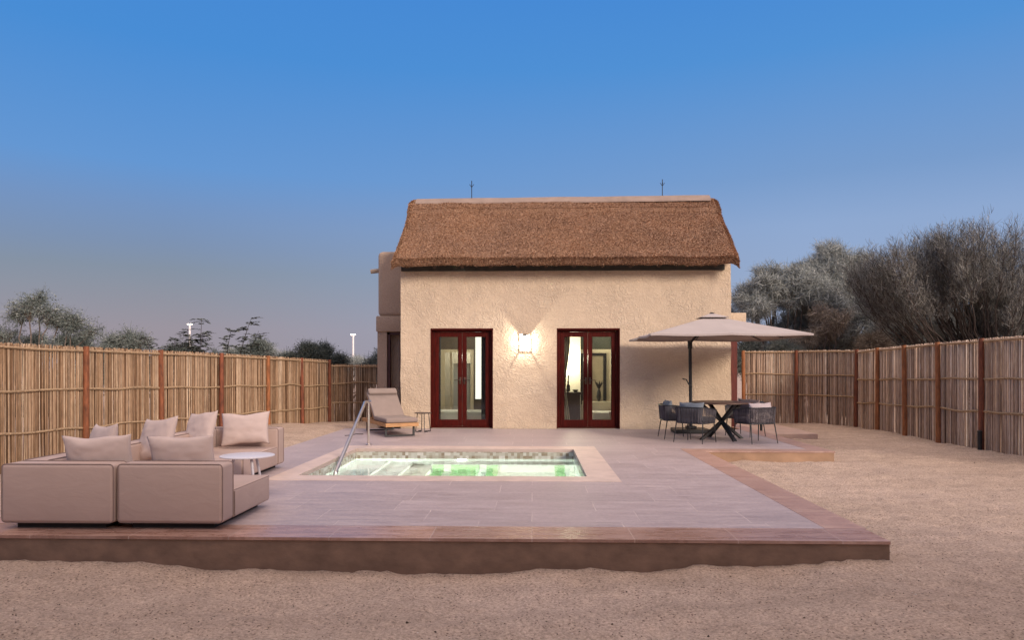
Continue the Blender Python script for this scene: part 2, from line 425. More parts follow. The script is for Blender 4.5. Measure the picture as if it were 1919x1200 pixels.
cx = V[F].mean(1)
keep = ~((cx[:, 0] > -3.1) & (cx[:, 0] < .9) & (cx[:, 1] > 8.5) & (cx[:, 1] < 12.1))
ground = link('sand_ground', np_mesh('sand_ground', V, F[keep]), M_SAND, smooth=True)
tag(ground, 'raked pale brown sand around the raised terrace', kind='structure')

def pebbles():
    n = 16000
    x = rng.uniform(-7, 8, n); y = 3.0 + rng.uniform(0, 1, n) ** 1.5 * 11
    inside = (x < 2.8) & (x > -4.75) & (y > 5.55)
    inside |= (x < 4.85) & (y > 11.5)
    x = x[~inside]; y = y[~inside]; n = len(x)
    z = sand_h(x, y)
    s = rng.uniform(.002, .0062, n)
    s[rng.uniform(0, 1, n) < .02] *= 1.8
    base = np.array([(1, 0, 0), (-1, 0, 0), (0, 1, 0), (0, -1, 0), (0, 0, .7), (0, 0, -.7)], float)
    Fb = np.array([(0, 2, 4), (2, 1, 4), (1, 3, 4), (3, 0, 4), (2, 0, 5), (1, 2, 5), (3, 1, 5), (0, 3, 5)])
    Vp = base[None] * s[:, None, None] * rng.uniform(.6, 1.4, (n, 6, 1)) + np.stack([x, y, z + s * .2], -1)[:, None]
    Fp = Fb[None] + (np.arange(n) * 6)[:, None, None]
    o = link('gravel', np_mesh('gravel', Vp.reshape(-1, 3), Fp.reshape(-1, 3)),
             m_island('pebble', [(0, (.05, .035, .028)), (.6, (.13, .09, .07)), (.9, (.34, .25, .20)), (1, (.7, .66, .6))]))
    tag(o, 'small loose stones and clods scattered over the sand', 'gravel', kind='stuff')
pebbles()

# ------------------------------------------------------------------ terrace
DX0, DX1, DY0 = -4.75, 2.75, 5.60      # left, right, front edges
WY, WX = 11.6, 4.82                    # the wing at the right: front and right edge
PX0, PX1, PY0, PY1 = -3.20, 1.04, 8.43, 12.18    # coping outer
BW = .42
def sheet(name, rects, z0, z1, mat, bev=.006, kind='structure', label=None):
    mb = MB()
    for (x0, x1, y0, y1) in rects: mb.box(x0, x1, y0, y1, z0, z1)
    o = mb.build(name, mat)
    return tag(o, label, kind=kind)
# stone field with hole for the pool
sheet('terrace_paving', [(DX0 + .3, PX0, DY0 + BW, 10.9), (-4.15, PX0, 10.9, 15.72), (PX0, PX1, DY0 + BW, PY0), (PX0, PX1, PY1, 15.72), (PX1, DX1 - .32, DY0 + BW, 15.72), (DX1 - .32, WX - .32, WY + .3, 15.72)],
      -.022, 0, M_DECK, label='mauve stone paving of the terrace around the pool')
sheet('terrace_border', [(DX0, DX1, DY0 - .015, DY0 + BW)], -.022, .002, M_BORDER, label='red brown border tiles along the front of the terrace')
sheet('terrace_side_border', [(DX1 - .32, DX1 + .015, DY0 + BW, WY + .3), (DX0, DX0 + .3, DY0 + BW, 10.9), (WX - .32, WX + .012, WY + .3, 19.0), (DX1 + .015, WX + .012, WY - .012, WY + .3)],
      -.022, .002, M_BORDERS, label='brown border tiles along the sides of the terrace')
mb = MB()
mb.box(DX0 + .01, DX1, DY0, DY0 + .2, -.6, -.022)
mb.box(DX1 - .2, DX1, DY0 + .2, WY + .2, -.6, -.022)
mb.box(DX0 + .01, DX0 + .2, DY0 + .2, 10.9, -.6, -.022)
mb.box(-4.15, -3.9, 10.9, 15.7, -.6, -.022)
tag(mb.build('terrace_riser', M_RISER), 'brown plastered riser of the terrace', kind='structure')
mb = MB()
mb.box(DX1, WX, WY, WY + .2, -.6, -.022); mb.box(WX - .2, WX, WY + .2, 19, -.6, -.022)
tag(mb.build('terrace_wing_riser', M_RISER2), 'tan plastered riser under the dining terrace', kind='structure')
mb = MB(); mb.box(WX + .012, 5.98, 15.2, 19.2, -.3, -.045, .012)
tag(mb.build('side_path', M_SLAB), 'pale slab path beside the house', kind='structure')

# ------------------------------------------------------------------ pool
pool = empty('swimming_pool', ((PX0 + PX1) / 2, (PY0 + PY1) / 2, 0), label='small plunge pool sunk in the terrace, lit white and green from below the water', cat='swimming pool')
def at(o, ob):   # re-parent keeping world coordinates of its mesh
    ob.parent = o; ob.matrix_parent_inverse = o.matrix_basis.inverted(); return ob
def P(ob, par):
    ob.parent = par
    # all parents built this way have plain translation (and rz) bases
    M = Matrix.Identity(4); q = par
    while q is not None:
        M = q.matrix_basis @ M if q.parent is None else q.matrix_parent_inverse @ q.matrix_basis @ M
        q = q.parent
    return ob
def part(mb, name, mat, root, smooth=False):
    o = mb.build(name, mat, None, smooth)
    return at(root, o)
IX0, IX1, IY0, IY1 = -2.92, .66, 8.80, 11.77
mb = MB()
mb.box(PX0, PX1, PY0, IY0, -.05, .006, .004); mb.box(PX0, PX1, IY1, PY1, -.05, .006, .004)
mb.box(PX0, IX0, IY0, IY1, -.05, .006, .004); mb.box(IX1, PX1, IY0, IY1, -.05, .006, .004)
part(mb, 'coping', M_COPING, pool)
mb = MB(); T = .1; D = -1.15
for z0_, z1_, nm_, mt_ in ((-.20, -.05, 'tile_band', M_MOSAIC), (D, -.20, 'basin_wall', M_MOSAIC_IN)):
    mb = MB()
    mb.box(IX0 - T, IX0, IY0 - T, IY1 + T, z0_, z1_); mb.box(IX1, IX1 + T, IY0 - T, IY1 + T, z0_, z1_)
    mb.box(IX0, IX1, IY0 - T, IY0, z0_, z1_); mb.box(IX0, IX1, IY1, IY1 + T, z0_, z1_)
    part(mb, nm_, mt_, pool)
mb = MB(); mb.box(IX0, IX1, IY0, IY1, D - .1, D); part(mb, 'basin_floor', M_MOSAIC_IN, pool)
for gx0, gx1 in ((-1.60, -1.42), (-1.30, -.86), (-.74, -.56), (.34, .50)):  # patches of green light on bench and floor, put into tile colour
    mb = MB(); mb.box(gx0, gx1, IY1 - .428, IY1 - .4205, D + .01, -.46); mb.box(gx0, gx1, 10.6, IY1 - .43, D, D + .006)
    part(mb, 'green_lit_patch', M_GREENLIT, pool)
mb = MB()
mb.box(IX0, -2.35, IY0, IY1, D, -.40, .01); mb.box(-2.35, -1.98, IY0, IY1, D, -.58, .01); mb.box(-1.98, -1.62, IY0, IY1, D, -.83, .01)
part(mb, 'steps', M_STEP, pool)
mb = MB(); mb.box(-1.62, IX1, IY1 - .42, IY1, D, -.42, .01)
part(mb, 'bench', M_STEP, pool)
mb = MB()
mb.lathe([(.001, 0), (.075, 0), (.075, .02), (.001, .02)], 20)
bmesh.ops.transform(mb.bm, matrix=Matrix.Translation((-1.18, IY1 - .001, -.29)) @ Matrix.Rotation(R(90), 4, 'X'), verts=mb.bm.verts)
part(mb, 'underwater_light', emis('pool_lamp_glow', (1.0, .98, .9), 90), pool)
for x in (-1.2, -.1):
    mb = MB(); mb.lathe([(.001, 0), (.06, 0), (.06, .015), (.001, .015)], 16)
    bmesh.ops.transform(mb.bm, matrix=Matrix.Translation((x, IY0 + .001, -.6)) @ Matrix.Rotation(R(-90), 4, 'X'), verts=mb.bm.verts)
    part(mb, 'green_light', emis('green_lamp_glow', (.15, 1, .15), 4), pool)
def plight(name, loc, e, col, r=.05, kind='POINT', rot=None, size=.1):
    d = bpy.data.lights.new(name, kind); d.energy = e; d.color = col
    if kind in ('POINT', 'SPOT'): d.shadow_soft_size = r
    if kind == 'AREA': d.size = size
    o = bpy.data.objects.new(name, d); COL.objects.link(o); o.location = loc
    if rot: o.rotation_euler = rot
    return o
plight('pool_lamp_and_fill', (-1.18, IY1 - .55, -.32), 95, (1, .98, .92), .001)
plight('pool_lamp_and_fill', (.0, 10.6, -.4), 50, (1, .98, .94), .001)  # added fill without a fixture, brightens the basin
plight('pool_lamp_and_fill', (-2.3, 10.3, -.20), 60, (1, .98, .94), .001)  # added fill over the steps, no fixture here
plight('pool_lamp_and_fill', (-2.5, 11.2, -.22), 22, (1, .98, .94), .001)  # weaker fill added for the rear end of the steps
plight('pool_green_lamp', (-.9, IY0 + .25, -.6), 3, (.2, 1, .2), .001)
plight('pool_green_lamp', (.3, IY0 + .25, -.6), 4, (.2, 1, .2), .001)
wo = link('pool_water', np_mesh('pool_water', [(IX0, IY0, -.16), (IX1, IY0, -.16), (IX1, IY1, -.16), (IX0, IY1, -.16)], [(0, 1, 2, 3)]), M_WATER)
tag(wo, 'clear water of the plunge pool', kind='structure')
# handrail
hr = empty('pool_handrail', (-2.86, 12.36, 0), label='stainless steel handrail leading down into the pool', cat='handrail')
mb = MB()
pts = [(-2.80, 9.95, -.45), (-2.80, 10.05, -.15), (-2.87, 12.05, .70), (-2.89, 12.20, .745), (-2.88, 12.30, .75), (-2.83, 12.37, .755)]
mb.tube(pts, .027, 12); part(mb, 'rail', M_STEEL, hr, True)
mb = MB(); mb.tube([(-2.86, 12.36, .0), (-2.86, 12.36, .72)], .021, 12); part(mb, 'post', M_STEEL, hr, True)
mb = MB(); mb.lathe([(.055, .002), (.055, .014), (.025, .02)], 20, -2.86, 12.36); part(mb, 'flange', M_STEEL, hr, True)

# ------------------------------------------------------------------ house
HY = 15.76; HX0, HX1 = -2.93, 4.32; HT = 3.52; HB = 20.7
D1 = (-2.27, -.885, 2.215); D2 = (.52, 1.905, 2.215)
house = empty('thatched_house', ((HX0 + HX1) / 2, HY, 0), label='small beige stucco house under a thatched roof, two mahogany glass doors facing the pool', cat='house')
def wall_mesh():
    xs = sorted(set(np.round(np.concatenate([np.linspace(HX0, D1[0], 14), np.linspace(D1[0], D1[1], 24), np.linspace(D1[1], D2[0], 26), np.linspace(D2[0], D2[1], 24), np.linspace(D2[1], HX1, 44)]), 4)))
    zs = sorted(set(np.round(np.concatenate([np.linspace(-.05, D1[2], 42), np.linspace(D1[2], HT + .1, 26)]), 4)))
    bm = bmesh.new(); vd = {}
    for i, x in enumerate(xs):
        for j, z in enumerate(zs):
            n = mnoise.noise(Vector((x * 1.1, 0, z * 1.1))) * .014 + mnoise.noise(Vector((x * 4, 3, z * 4))) * .010
            ex = mnoise.noise(Vector((z * 2.2, x, 9))) * .012 if i in (0, len(xs) - 1) else 0
            vd[i, j] = bm.verts.new((x + ex, HY - .01 + n, z))
    for i in range(len(xs) - 1):
        for j in range(len(zs) - 1):
            mx_, mz = (xs[i] + xs[i + 1]) / 2, (zs[j] + zs[j + 1]) / 2
            if any(d[0] < mx_ < d[1] and mz < d[2] for d in (D1, D2)): continue
            bm.faces.new((vd[i, j], vd[i + 1, j], vd[i + 1, j + 1], vd[i, j + 1]))
    be = [e for e in bm.edges if len(e.link_faces) == 1]
    r = bmesh.ops.extrude_edge_only(bm, edges=be)
    nv = [v for v in r['geom'] if isinstance(v, bmesh.types.BMVert)]
    for v in nv: v.co.y = HY + .26
    # side walls, gables and back wall
    def bx(x0, x1, y0, y1, z0, z1):
        q = bmesh.ops.create_cube(bm, size=1)['verts']
        bmesh.ops.scale(bm, verts=q, vec=(x1 - x0, y1 - y0, z1 - z0)); bmesh.ops.translate(bm, verts=q, vec=((x0 + x1) / 2, (y0 + y1) / 2, (z0 + z1) / 2))
    bx(HX0 + .012, HX0 + .25, HY + .26, HB, -.05, HT + .1); bx(HX1 - .25, HX1 - .012, HY + .26, HB, -.05, HT + .1)
    bx(HX0 + .012, HX1 - .012, HB, HB + .25, -.05, HT + .1)
    for x0, x1 in ((HX0 + .014, HX0 + .24), (HX1 - .24, HX1 - .014)):
        A = [bm.verts.new((x0, y, z)) for y, z in ((HY + .1, HT + .08), (HB, HT + .08), (18.2, 5.25))]
        B = [bm.verts.new((x1, v.co.y, v.co.z)) for v in A]
        bm.faces.new(A); bm.faces.new(B[::-1])
        for k in range(3): bm.faces.new((A[k], A[(k + 1) % 3], B[(k + 1) % 3], B[k]))
    bmesh.ops.recalc_face_normals(bm, faces=bm.faces)
    me = bpy.data.meshes.new('wall'); bm.to_mesh(me); bm.free()
    return me
at(house, link('wall', wall_mesh(), M_WALL))
# side wing at the left, set back: wall with rounded parapet, door recess
wy = 17.5
mb = MB()
mb.box(-3.83, -3.60, wy, 20.5, -.1, 2.23); mb.box(-3.60, HX0 + .01, wy + .30, 20.5, -.1, 2.23)
mb.box(-3.86, HX0 + .01, wy - .05, 20.5, 2.23, 2.62, .03)
mb.box(-3.83, HX0 + .01, wy, 20.5, 2.60, 4.22, .12, 4)
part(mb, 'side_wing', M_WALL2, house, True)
mb = MB(); mb.tube([(-4.05, wy + .25, 3.75), (-3.75, wy + .25, 3.78)], .055, 10); part(mb, 'rain_spout', simple('weathered_wood', (.33, .26, .20), .85, .25, 15), house, True)
# right porch block
mb = MB(); mb.box(HX1 - .012, 4.86, 16.45, 17.0, 2.27, 2.60, .02); part(mb, 'porch_lintel', M_WALL, house, True)

def door(x0, x1, z1, y, mahog=M_MAHOG):
    f = MB(); t = .075; d0, d1 = y + .10, y + .22
    f.box(x0, x0 + t, d0, d1, 0.005, z1, .006); f.box(x1 - t, x1, d0, d1, .005, z1, .006); f.box(x0 + t, x1 - t, d0, d1, z1 - t, z1, .006)
    f.box(x0 + t, x1 - t, d0, d1, .005, .035, .004)
    # inner liner of the reveal, dark stained
    f.box(x0 - .002, x0 + .02, y - .004, d0, .005, z1, .003); f.box(x1 - .02, x1 + .002, y - .004, d0, .005, z1, .003); f.box(x0, x1, y - .004, d0, z1 - .035, z1 + .002, .003)
    fr = part(f, 'french_door', mahog, house)
    xm = (x0 + x1) / 2
    for (a, b, hs) in ((x0 + t + .004, xm - .003, 1), (xm + .003, x1 - t - .004, -1)):
        lf = MB(); st = .085
        ya, yb = y + .125, y + .175
        lf.box(a, a + st, ya, yb, .04, z1 - t - .004, .005); lf.box(b - st, b, ya, yb, .04, z1 - t - .004, .005)
        lf.box(a + st, b - st, ya, yb, .04, .19, .005); lf.box(a + st, b - st, ya, yb, z1 - t - .11, z1 - t - .004, .005)
        # glazing bead
        for (p, q) in ((a + st, a + st + .012), (b - st - .012, b - st)): lf.box(p, q, ya + .012, yb - .012, .19, z1 - t - .11)
        L = part(lf, 'door_leaf', mahog, fr)
        g = MB(); g.box(a + st + .002, b - st - .002, y + .147, y + .152, .185, z1 - t - .105)
        part(g, 'pane', M_GLASS, fr)
        h = MB(); hx = (b - .045) if hs == 1 else (a + .045)
        h.box(hx - .018, hx + .018, y + .113, y + .1245, .98, 1.13, .003)
        h.tube([(hx, y + .12, 1.07), (hx, y + .075, 1.07), (hx - hs * .02, y + .07, 1.07), (hx - hs * .13, y + .07, 1.065)], .009, 8)
        part(h, 'handle', simple('bronze', (.10, .07, .05), .35, .1, 10, metal=.8), fr, True)
    return fr
door(D1[0], D1[1], D1[2], HY); door(D2[0], D2[1], D2[2], HY)
# louvred side door in the wing
mb = MB(); mb.box(-3.60, -3.53, wy + .06, wy + .18, 0, 2.22, .005); mb.box(-3.60, HX0, wy + .06, wy + .18, 2.16, 2.225, .005)
mb.box(-3.3, -3.24, wy + .09, wy + .15, 0, 2.16, .005)
sd = part(mb, 'side_door', simple('dark_mahogany', (.06, .016, .016), .5, .3, 6), house)
mb = MB()
for k in range(26):
    z = .12 + k * .078
    mb.box(-3.24, HX0 - .01, wy + .09, wy + .105, z, z + .06, M=Matrix.Translation((0, wy + .1, z)) @ Matrix.Rotation(R(25), 4, 'X') @ Matrix.Translation((0, -wy - .1, -z)))
part(mb, 'louvre', simple('slate_louvre', (.05, .045, .06), .55, .2, 6), sd)
mb = MB(); mb.box(HX1 - .01, 4.50, 16.50, 16.56, .05, 2.27, .006); mb.box(4.50, 4.60, 16.47, 16.58, 0, 2.27, .006); mb.box(4.60, 4.67, 16.50, 16.56, .05, 2.27, .006)
rd = part(mb, 'porch_door', simple('red_mahogany', (.10, .014, .008), .7, .3, 6, stretch=(5, 5, 1)), house)

# roof
RY0, RZ0, RY1, RZ1 = 15.25, 3.70, 18.2, 5.56
def edge_x(t, side):
    if side < 0: return float(np.interp(t, [0, .3, .62, 1], [-3.04, -3.06, -3.08, -3.17]))
    return float(np.interp(t, [0, .08, .34, .67, 1], [4.36, 4.40, 4.49, 4.56, 4.67]))
def roof_pt(x01, t, back=False):
    x = edge_x(t, -1) * (1 - x01) + edge_x(t, 1) * x01
    sag = -.03 * math.sin(PI * t)
    y = RY0 + (RY1 - RY0) * t; z = RZ0 + (RZ1 - RZ0) * t + sag
    if t > .80: z += .095 * min(1, (t - .80) / .012)   # the thicker ridge course
    if back: y = 2 * RY1 - y
    return Vector((x, y, z))
bm = bmesh.new()
NXr, NTr = 130, 50
ts = [-.055, -.05, -.03] + [k / (NTr) for k in range(NTr + 1)]
ts = sorted(set(ts + [.80, .812]))
def rrow(t, back):
    row = []
    for i in range(NXr + 1):
        u = i / NXr
        if t < 0:   # eave face
            k = {-.055: (0.03, -.16), -.05: (0.0, -.15), -.03: (-.015, -.03)}[t]
            p = roof_pt(u, 0, False) + Vector((0, k[0], k[1]))
            if back: p.y = 2 * RY1 - p.y
        else: p = roof_pt(u, t, back)
        n = mnoise.noise(Vector((p.x * 1.3, p.y * 1.3, 5))) * .03 + mnoise.noise(Vector((p.x * 6, p.y * 6, 1))) * .012
        e = min(u, 1 - u) * 7.4
        rd_ = -.09 * max(0, 1 - e / .16) ** 2       # rounded verge
        p.z += n + rd_
        if t <= 0: p.y += mnoise.noise(Vector((p.x * 3, 2, p.z * 3))) * .02
        row.append(bm.verts.new(p))
    return row
rowsF = [rrow(t, False) for t in ts]; rowsB = [rrow(t, True) for t in ts[:-1]]
rows = rowsF + rowsB[::-1]
for a, b in zip(rows[:-1], rows[1:]):
    for i in range(NXr): bm.faces.new((a[i], a[i + 1], b[i + 1], b[i]))
# underside and verges: solid thatch, .17 thick
und = []
for i in (0, NXr):
    und.append([bm.verts.new((r[i].co.x, r[i].co.y, r[i].co.z - .07)) for r in rows[4:-4]])
for s, i in ((0, 0), (1, NXr)):
    top = [r[i] for r in rows[4:-4]]
    for k in range(len(top) - 1): bm.faces.new((top[k], top[k + 1], und[s][k + 1], und[s][k]))
    bm.faces.new((rows[0][i], rows[1][i], rows[2][i], rows[3][i], rows[4][i], und[s][0]))
    bm.faces.new((rows[-1][i], rows[-2][i], rows[-3][i], rows[-4][i], rows[-5][i], und[s][-1]))
for k in range(len(und[0]) - 1): bm.faces.new((und[0][k], und[0][k + 1], und[1][k + 1], und[1][k]))
bm.faces.new([und[0][0], und[1][0]] + rows[0][::-1]); bm.faces.new([und[0][-1], und[1][-1]] + rows[-1][::-1])
RGRID = np.array([[tuple(v.co) for v in r] for r in rowsF])
bmesh.ops.recalc_face_normals(bm, faces=bm.faces)
me = bpy.data.meshes.new('roof'); bm.to_mesh(me); bm.free()
roof = at(house, link('roof', me, M_THATCH, smooth=False))
# straw ends standing out of the thatch
def straw():
    n = 200000
    nr, nc = RGRID.shape[:2]
    a = rng.uniform(0, nr - 1.001, n); ed = rng.uniform(0, 1, n)
    a = np.where(ed < .13, rng.uniform(0, 3.5, n), a)
    b = rng.uniform(0, nc - 1.001, n); b = np.where(ed > .96, rng.uniform(0, 2, n), b); b = np.where(ed > .98, nc - 1.001 - rng.uniform(0, 2, n), b)
    i = a.astype(int); j = b.astype(int); fa = (a - i)[:, None]; fb = (b - j)[:, None]
    G = RGRID
    p = (G[i, j] * (1 - fb) + G[i, j + 1] * fb) * (1 - fa) + (G[i + 1, j] * (1 - fb) + G[i + 1, j + 1] * fb) * fa
    nor = np.cross(G[i, j + 1] - G[i, j], G[i + 1, j] - G[i, j]); nor /= np.linalg.norm(nor, axis=1, keepdims=True) + 1e-9
    nor = np.where((nor[:, 1:2] > 0.3) | (nor[:, 2:3] < -.3), -nor, nor)
    down = np.array([0, -.845, -.53])
    L = rng.uniform(.02, .055, (n, 1))
    d = down * rng.uniform(.4, 1, (n, 1)) + nor * rng.uniform(.08, .42, (n, 1)) + rng.normal(0, .15, (n, 3))
    d /= np.linalg.norm(d, axis=1, keepdims=True)
    w = np.cross(d, rng.normal(0, 1, (n, 3))); w /= np.linalg.norm(w, axis=1, keepdims=True)
    w *= rng.uniform(.0025, .006, (n, 1))
    a = p - d * .01
    V = np.stack([a - w, a + w, a + d * L + w * .6, a + d * L - w * .6], 1).reshape(-1, 3)
    F = np.arange(n * 4).reshape(-1, 4)
    return np_mesh('straw', V, F)
at(roof, link('straw_ends', straw(), M_STRAW))
mb = MB()
capm = simple('ridge_mortar', (.27, .20, .165), .85, .15, 3, bmp=.4, bscale=20, bdist=.006)
N = 40
prof = [(-.26, -.13), (-.25, -.09), (-.13, .03), (0, .075), (.13, .03), (.25, -.09), (.26, -.13), (.15, -.08), (0, -.05), (-.15, -.08)]
rings = []
for i in range(N + 1):
    x = -2.97 + 7.40 * i / N
    zz = RZ1 + .035 + mnoise.noise(Vector((x * .9, 0, 0))) * .008 + .006 * (x + 3)
    rings.append([mb.bm.verts.new((x, RY1 + py + mnoise.noise(Vector((x * 2, py * 9, 0))) * .01, zz + pz)) for py, pz in prof])
for a, b in zip(rings[:-1], rings[1:]):
    for k in range(len(prof)): mb.bm.faces.new((a[k], a[(k + 1) % len(prof)], b[(k + 1) % len(prof)], b[k]))
mb.bm.faces.new(rings[0]); mb.bm.faces.new(rings[-1][::-1])
part(mb, 'ridge_cap', capm, roof)
for x in (-1.565, 3.27):
    mb = MB(); z0 = RZ1 + .09
    mb.lathe([(.04, z0), (.04, z0 + .02), (.012, z0 + .03)], 12, x, RY1)
    mb.tube([(x, RY1, z0), (x, RY1, z0 + .47)], .010, 6)
    mb.tube([(x, RY1, z0 + .30), (x - .055, RY1, z0 + .38)], .007, 5); mb.tube([(x, RY1, z0 + .30), (x + .055, RY1, z0 + .38)], .007, 5)
    mb.tube([(x, RY1 - .05, z0 + .38), (x, RY1, z0 + .30), (x, RY1 + .05, z0 + .38)], .007, 5)
    part(mb, 'lightning_rod', M_BLACK, roof)
mb = MB(); mb.box(HX0 + .02, HX1 - .15, HY - .07, HY - .024, 3.475, 3.60, .008)
part(mb, 'eave_beam', simple('dark_beam', (.045, .045, .038), .7, .3, 8), house)
for k in range(12):
    x = -2.72 + k * .60
    mb = MB(); mb.tube([(x, 15.33, 3.525), (x, 16.2, 4.07)], .045, 8)
    part(mb, 'rafter', simple('rafter_pole', (.07, .04, .025), .8, .2, 8) if k == 0 else bpy.data.materials['rafter_pole'], house, True)

# ------------------------------------------------------------------ wall lamp
wl = empty('wall_lamp', (-.18, HY - .02, 1.90), label='small white square wall lamp, lit, on the stucco between the two glass doors', cat='wall lamp')
lx, ly, lz, hw, hh, dp = -.18, HY - .03, 1.90, .095, .15, .15
WL = simple('lamp_white_metal', (.75, .72, .66), .5, .05, 10)
mb = MB(); mb.box(lx - hw, lx + hw, ly - dp, ly, lz + hh - .008, lz + hh, .002)
for sx in (-1, 1):
    mb.box(lx + sx * hw - .006, lx + sx * hw + .006, ly - dp, ly - dp + .012, lz - hh, lz + hh - .008)
    mb.box(lx + sx * hw - .005, lx + sx * hw + .005, ly - .012, ly, lz - hh, lz + hh - .008)
    mb.box(lx + sx * hw - .005, lx + sx * hw + .005, ly - dp + .012, ly - .012, lz - hh, lz - hh + .012)
mb.box(lx - hw, lx + hw, ly - dp, ly - dp + .01, lz - hh, lz - hh + .012)
mb.box(lx - hw, lx + hw, ly - .012, ly, lz - hh, lz - hh + .012)
part(mb, 'lamp_frame', WL, wl)
mb = MB(); mb.box(lx - hw + .008, lx + hw - .008, ly - dp + .001, ly - dp + .007, lz - .085, lz + hh - .01)
part(mb, 'lamp_glass', emis('lamp_glow', (1, .95, .86), 3.5), wl)
mb = MB(); mb.box(lx - .04, lx + .04, ly - dp + .02, ly - dp + .024, lz + hh + .001, lz + hh + .03, .001)
part(mb, 'lamp_cap', M_BLACK, wl)
mb = MB(); mb.box(lx - .035, lx + .035, ly - dp - .004, ly - dp, lz - .085, lz - .075); part(mb, 'lamp_slot', M_DARK, wl)
plight('wall_lamp_bulb', (lx, ly - .075, lz + .02), 30, (1, .91, .78), .012)

# ------------------------------------------------------------------ interior
inw = simple('interior_plaster', (.50, .44, .34), .8, .05, 3)
ind = simple('interior_dark_panel', (.13, .10, .075), .6, .2, 3)
room = []
mb = MB()
ry0, ry1, rx0, rx1, rz = HY + .27, 20.4, HX0 + .26, HX1 - .26, 3.0
mb.box(rx0, rx1, ry1, ry1 + .1, 0, rz); mb.box(rx0 - .008, rx0, ry0, ry1, 0, rz); mb.box(rx1, rx1 + .008, ry0, ry1, 0, rz)
mb.box(-.35, -.25, ry0, 18.9, 0, rz)
part(mb, 'interior_wall', inw, house)
mb = MB(); mb.box(rx0, rx1, ry0, ry1, rz, rz + .05); part(mb, 'ceiling', ind, house)
mb = MB(); mb.box(rx0, rx1, ry0 - .2, ry1, -.04, .004); part(mb, 'interior_floor', simple('interior_floor_tile', (.42, .37, .30), .35, .1, 3), house)
cream = simple('cream_paint', (.72, .62, .45), .5, .05, 4)
mb = MB(); mb.box(rx0, -2.30, 18.5, 18.6, 0, rz); mb.box(-1.60, -.35, 18.5, 18.6, 0, rz); mb.box(-2.30, -1.60, 18.5, 18.6, 1.77, rz)
part(mb, 'partition', ind, house)
mb = MB()
mb.box(-2.40, -2.28, 18.46, 18.499, 0, 1.82); mb.box(-1.62, -1.54, 18.46, 18.499, 0, 1.82); mb.box(-2.28, -1.62, 18.46, 18.499, 1.75, 1.82)
mb.box(-2.20, -2.15, 18.9, 18.94, 0, 1.75)
part(mb, 'inner_door_frame', cream, house)
mb = MB(); mb.box(-2.12, -1.50, 19.0, 19.04, 0, 1.46); part(mb, 'inner_panel', simple('grey_panel', (.55, .56, .55), .4, .08, 2), house)
mb = MB(); mb.box(.20, 1.19, 18.0, 18.08, 0, rz); part(mb, 'partition', simple('warm_white_plaster', (.80, .74, .62), .8, .03, 3), house)
def boxthing(name, mat, label, cat, boxes, bev=.01):
    mb = MB(); xs = [b[0] for b in boxes] + [b[1] for b in boxes]
    for b in boxes: mb.box(*b, bev)
    o = mb.build(name, mat); return tag(o, label, cat)
boxthing('daybed', simple('white_linen', (.78, .76, .70), .9, .04, 6), 'low white daybed inside behind the left glass door', 'bed', [(-2.35, -.55, 17.0, 17.9, .004, .30)], .03)
boxthing('bench', simple('white_bench_paint', (.76, .74, .68), .8, .04, 6), 'low white bench inside behind the right glass door', 'bench', [(1.42, 2.6, 17.0, 17.8, .12, .28), (1.46, 1.56, 17.1, 17.7, .004, .12), (2.46, 2.56, 17.1, 17.7, .004, .12)], .015)
def curtain(name, x0, x1, y, z0, z1, mat, label, tie=None, wav=.03):
    n = 60; m = 24
    bm = bmesh.new(); g = []
    for j in range(m + 1):
        v = j / m; z = z0 + (z1 - z0) * v; row = []
        for i in range(n + 1):
            u = i / n; xx1 = x1
            if tie: xx1 = x0 + (x1 - x0) * (1 - tie * math.exp(-((v - .38) / .22) ** 2))
            row.append(bm.verts.new((x0 + (xx1 - x0) * u, y + wav * math.sin(u * PI * 12 + v) + .01 * math.sin(u * 40), z)))
        g.append(row)
    for j in range(m):
        for i in range(n): bm.faces.new((g[j][i], g[j][i + 1], g[j + 1][i + 1], g[j + 1][i]))
    me = bpy.data.meshes.new(name); bm.to_mesh(me); bm.free()
    o = link(name, me, mat, smooth=True); tag(o, label, 'curtain')
    md = o.modifiers.new('thick', 'SOLIDIFY'); md.thickness = .004
    return o
navy = simple('navy_curtain', (.035, .05, .075), .9, .2, 8); linen = simple('linen_curtain', (.60, .52, .38), .9, .05, 8); sheer = simple('sheer_curtain', (.82, .80, .72), .9, .03, 8)
curtain('curtain', -1.17, -.95, HY + .42, .02, 2.6, navy, 'dark blue curtain at the right inside the left glass door')
curtain('curtain', -2.24, -2.10, HY + .42, .02, 2.6, navy, 'narrow dark blue curtain at the left inside the left glass door')
boxthing('glow_strip', emis('strip_glow', (1, .95, .84), 1.5), 'tall narrow glowing strip added for a lit white wall corner inside the left glass door', 'lamp', [(-1.335, -1.20, 16.5, 16.54, .62, 2.25)], .004)  # emissive strip in place of a wall corner lit by a lamp
curtain('curtain', .55, .84, HY + .42, .02, 2.6, linen, 'beige curtain gathered at the left inside the right glass door', tie=.35)
curtain('curtain', 1.76, 1.90, HY + .42, .02, 2.6, navy, 'dark curtain at the right edge inside the right glass door')
boxthing('console_table', simple('dark_console_wood', (.045, .028, .022), .5, .2, 6), 'dark wooden console inside against the wall seen through the right glass door', 'table', [(.72, 1.18, 17.3, 17.75, .70, .75), (.76, 1.14, 17.33, 17.72, .08, .70)], .008)
mb = MB(); mb.lathe([(.03, .752), (.05, .77), (.045, .90), (.02, .95), (.012, 1.17)], 16, .86, 17.5)
tl = empty('table_lamp', (.86, 17.5, .752), label='lit table lamp on the dark console inside', cat='lamp')
part(mb, 'lamp_base', M_BLACK, tl, True)
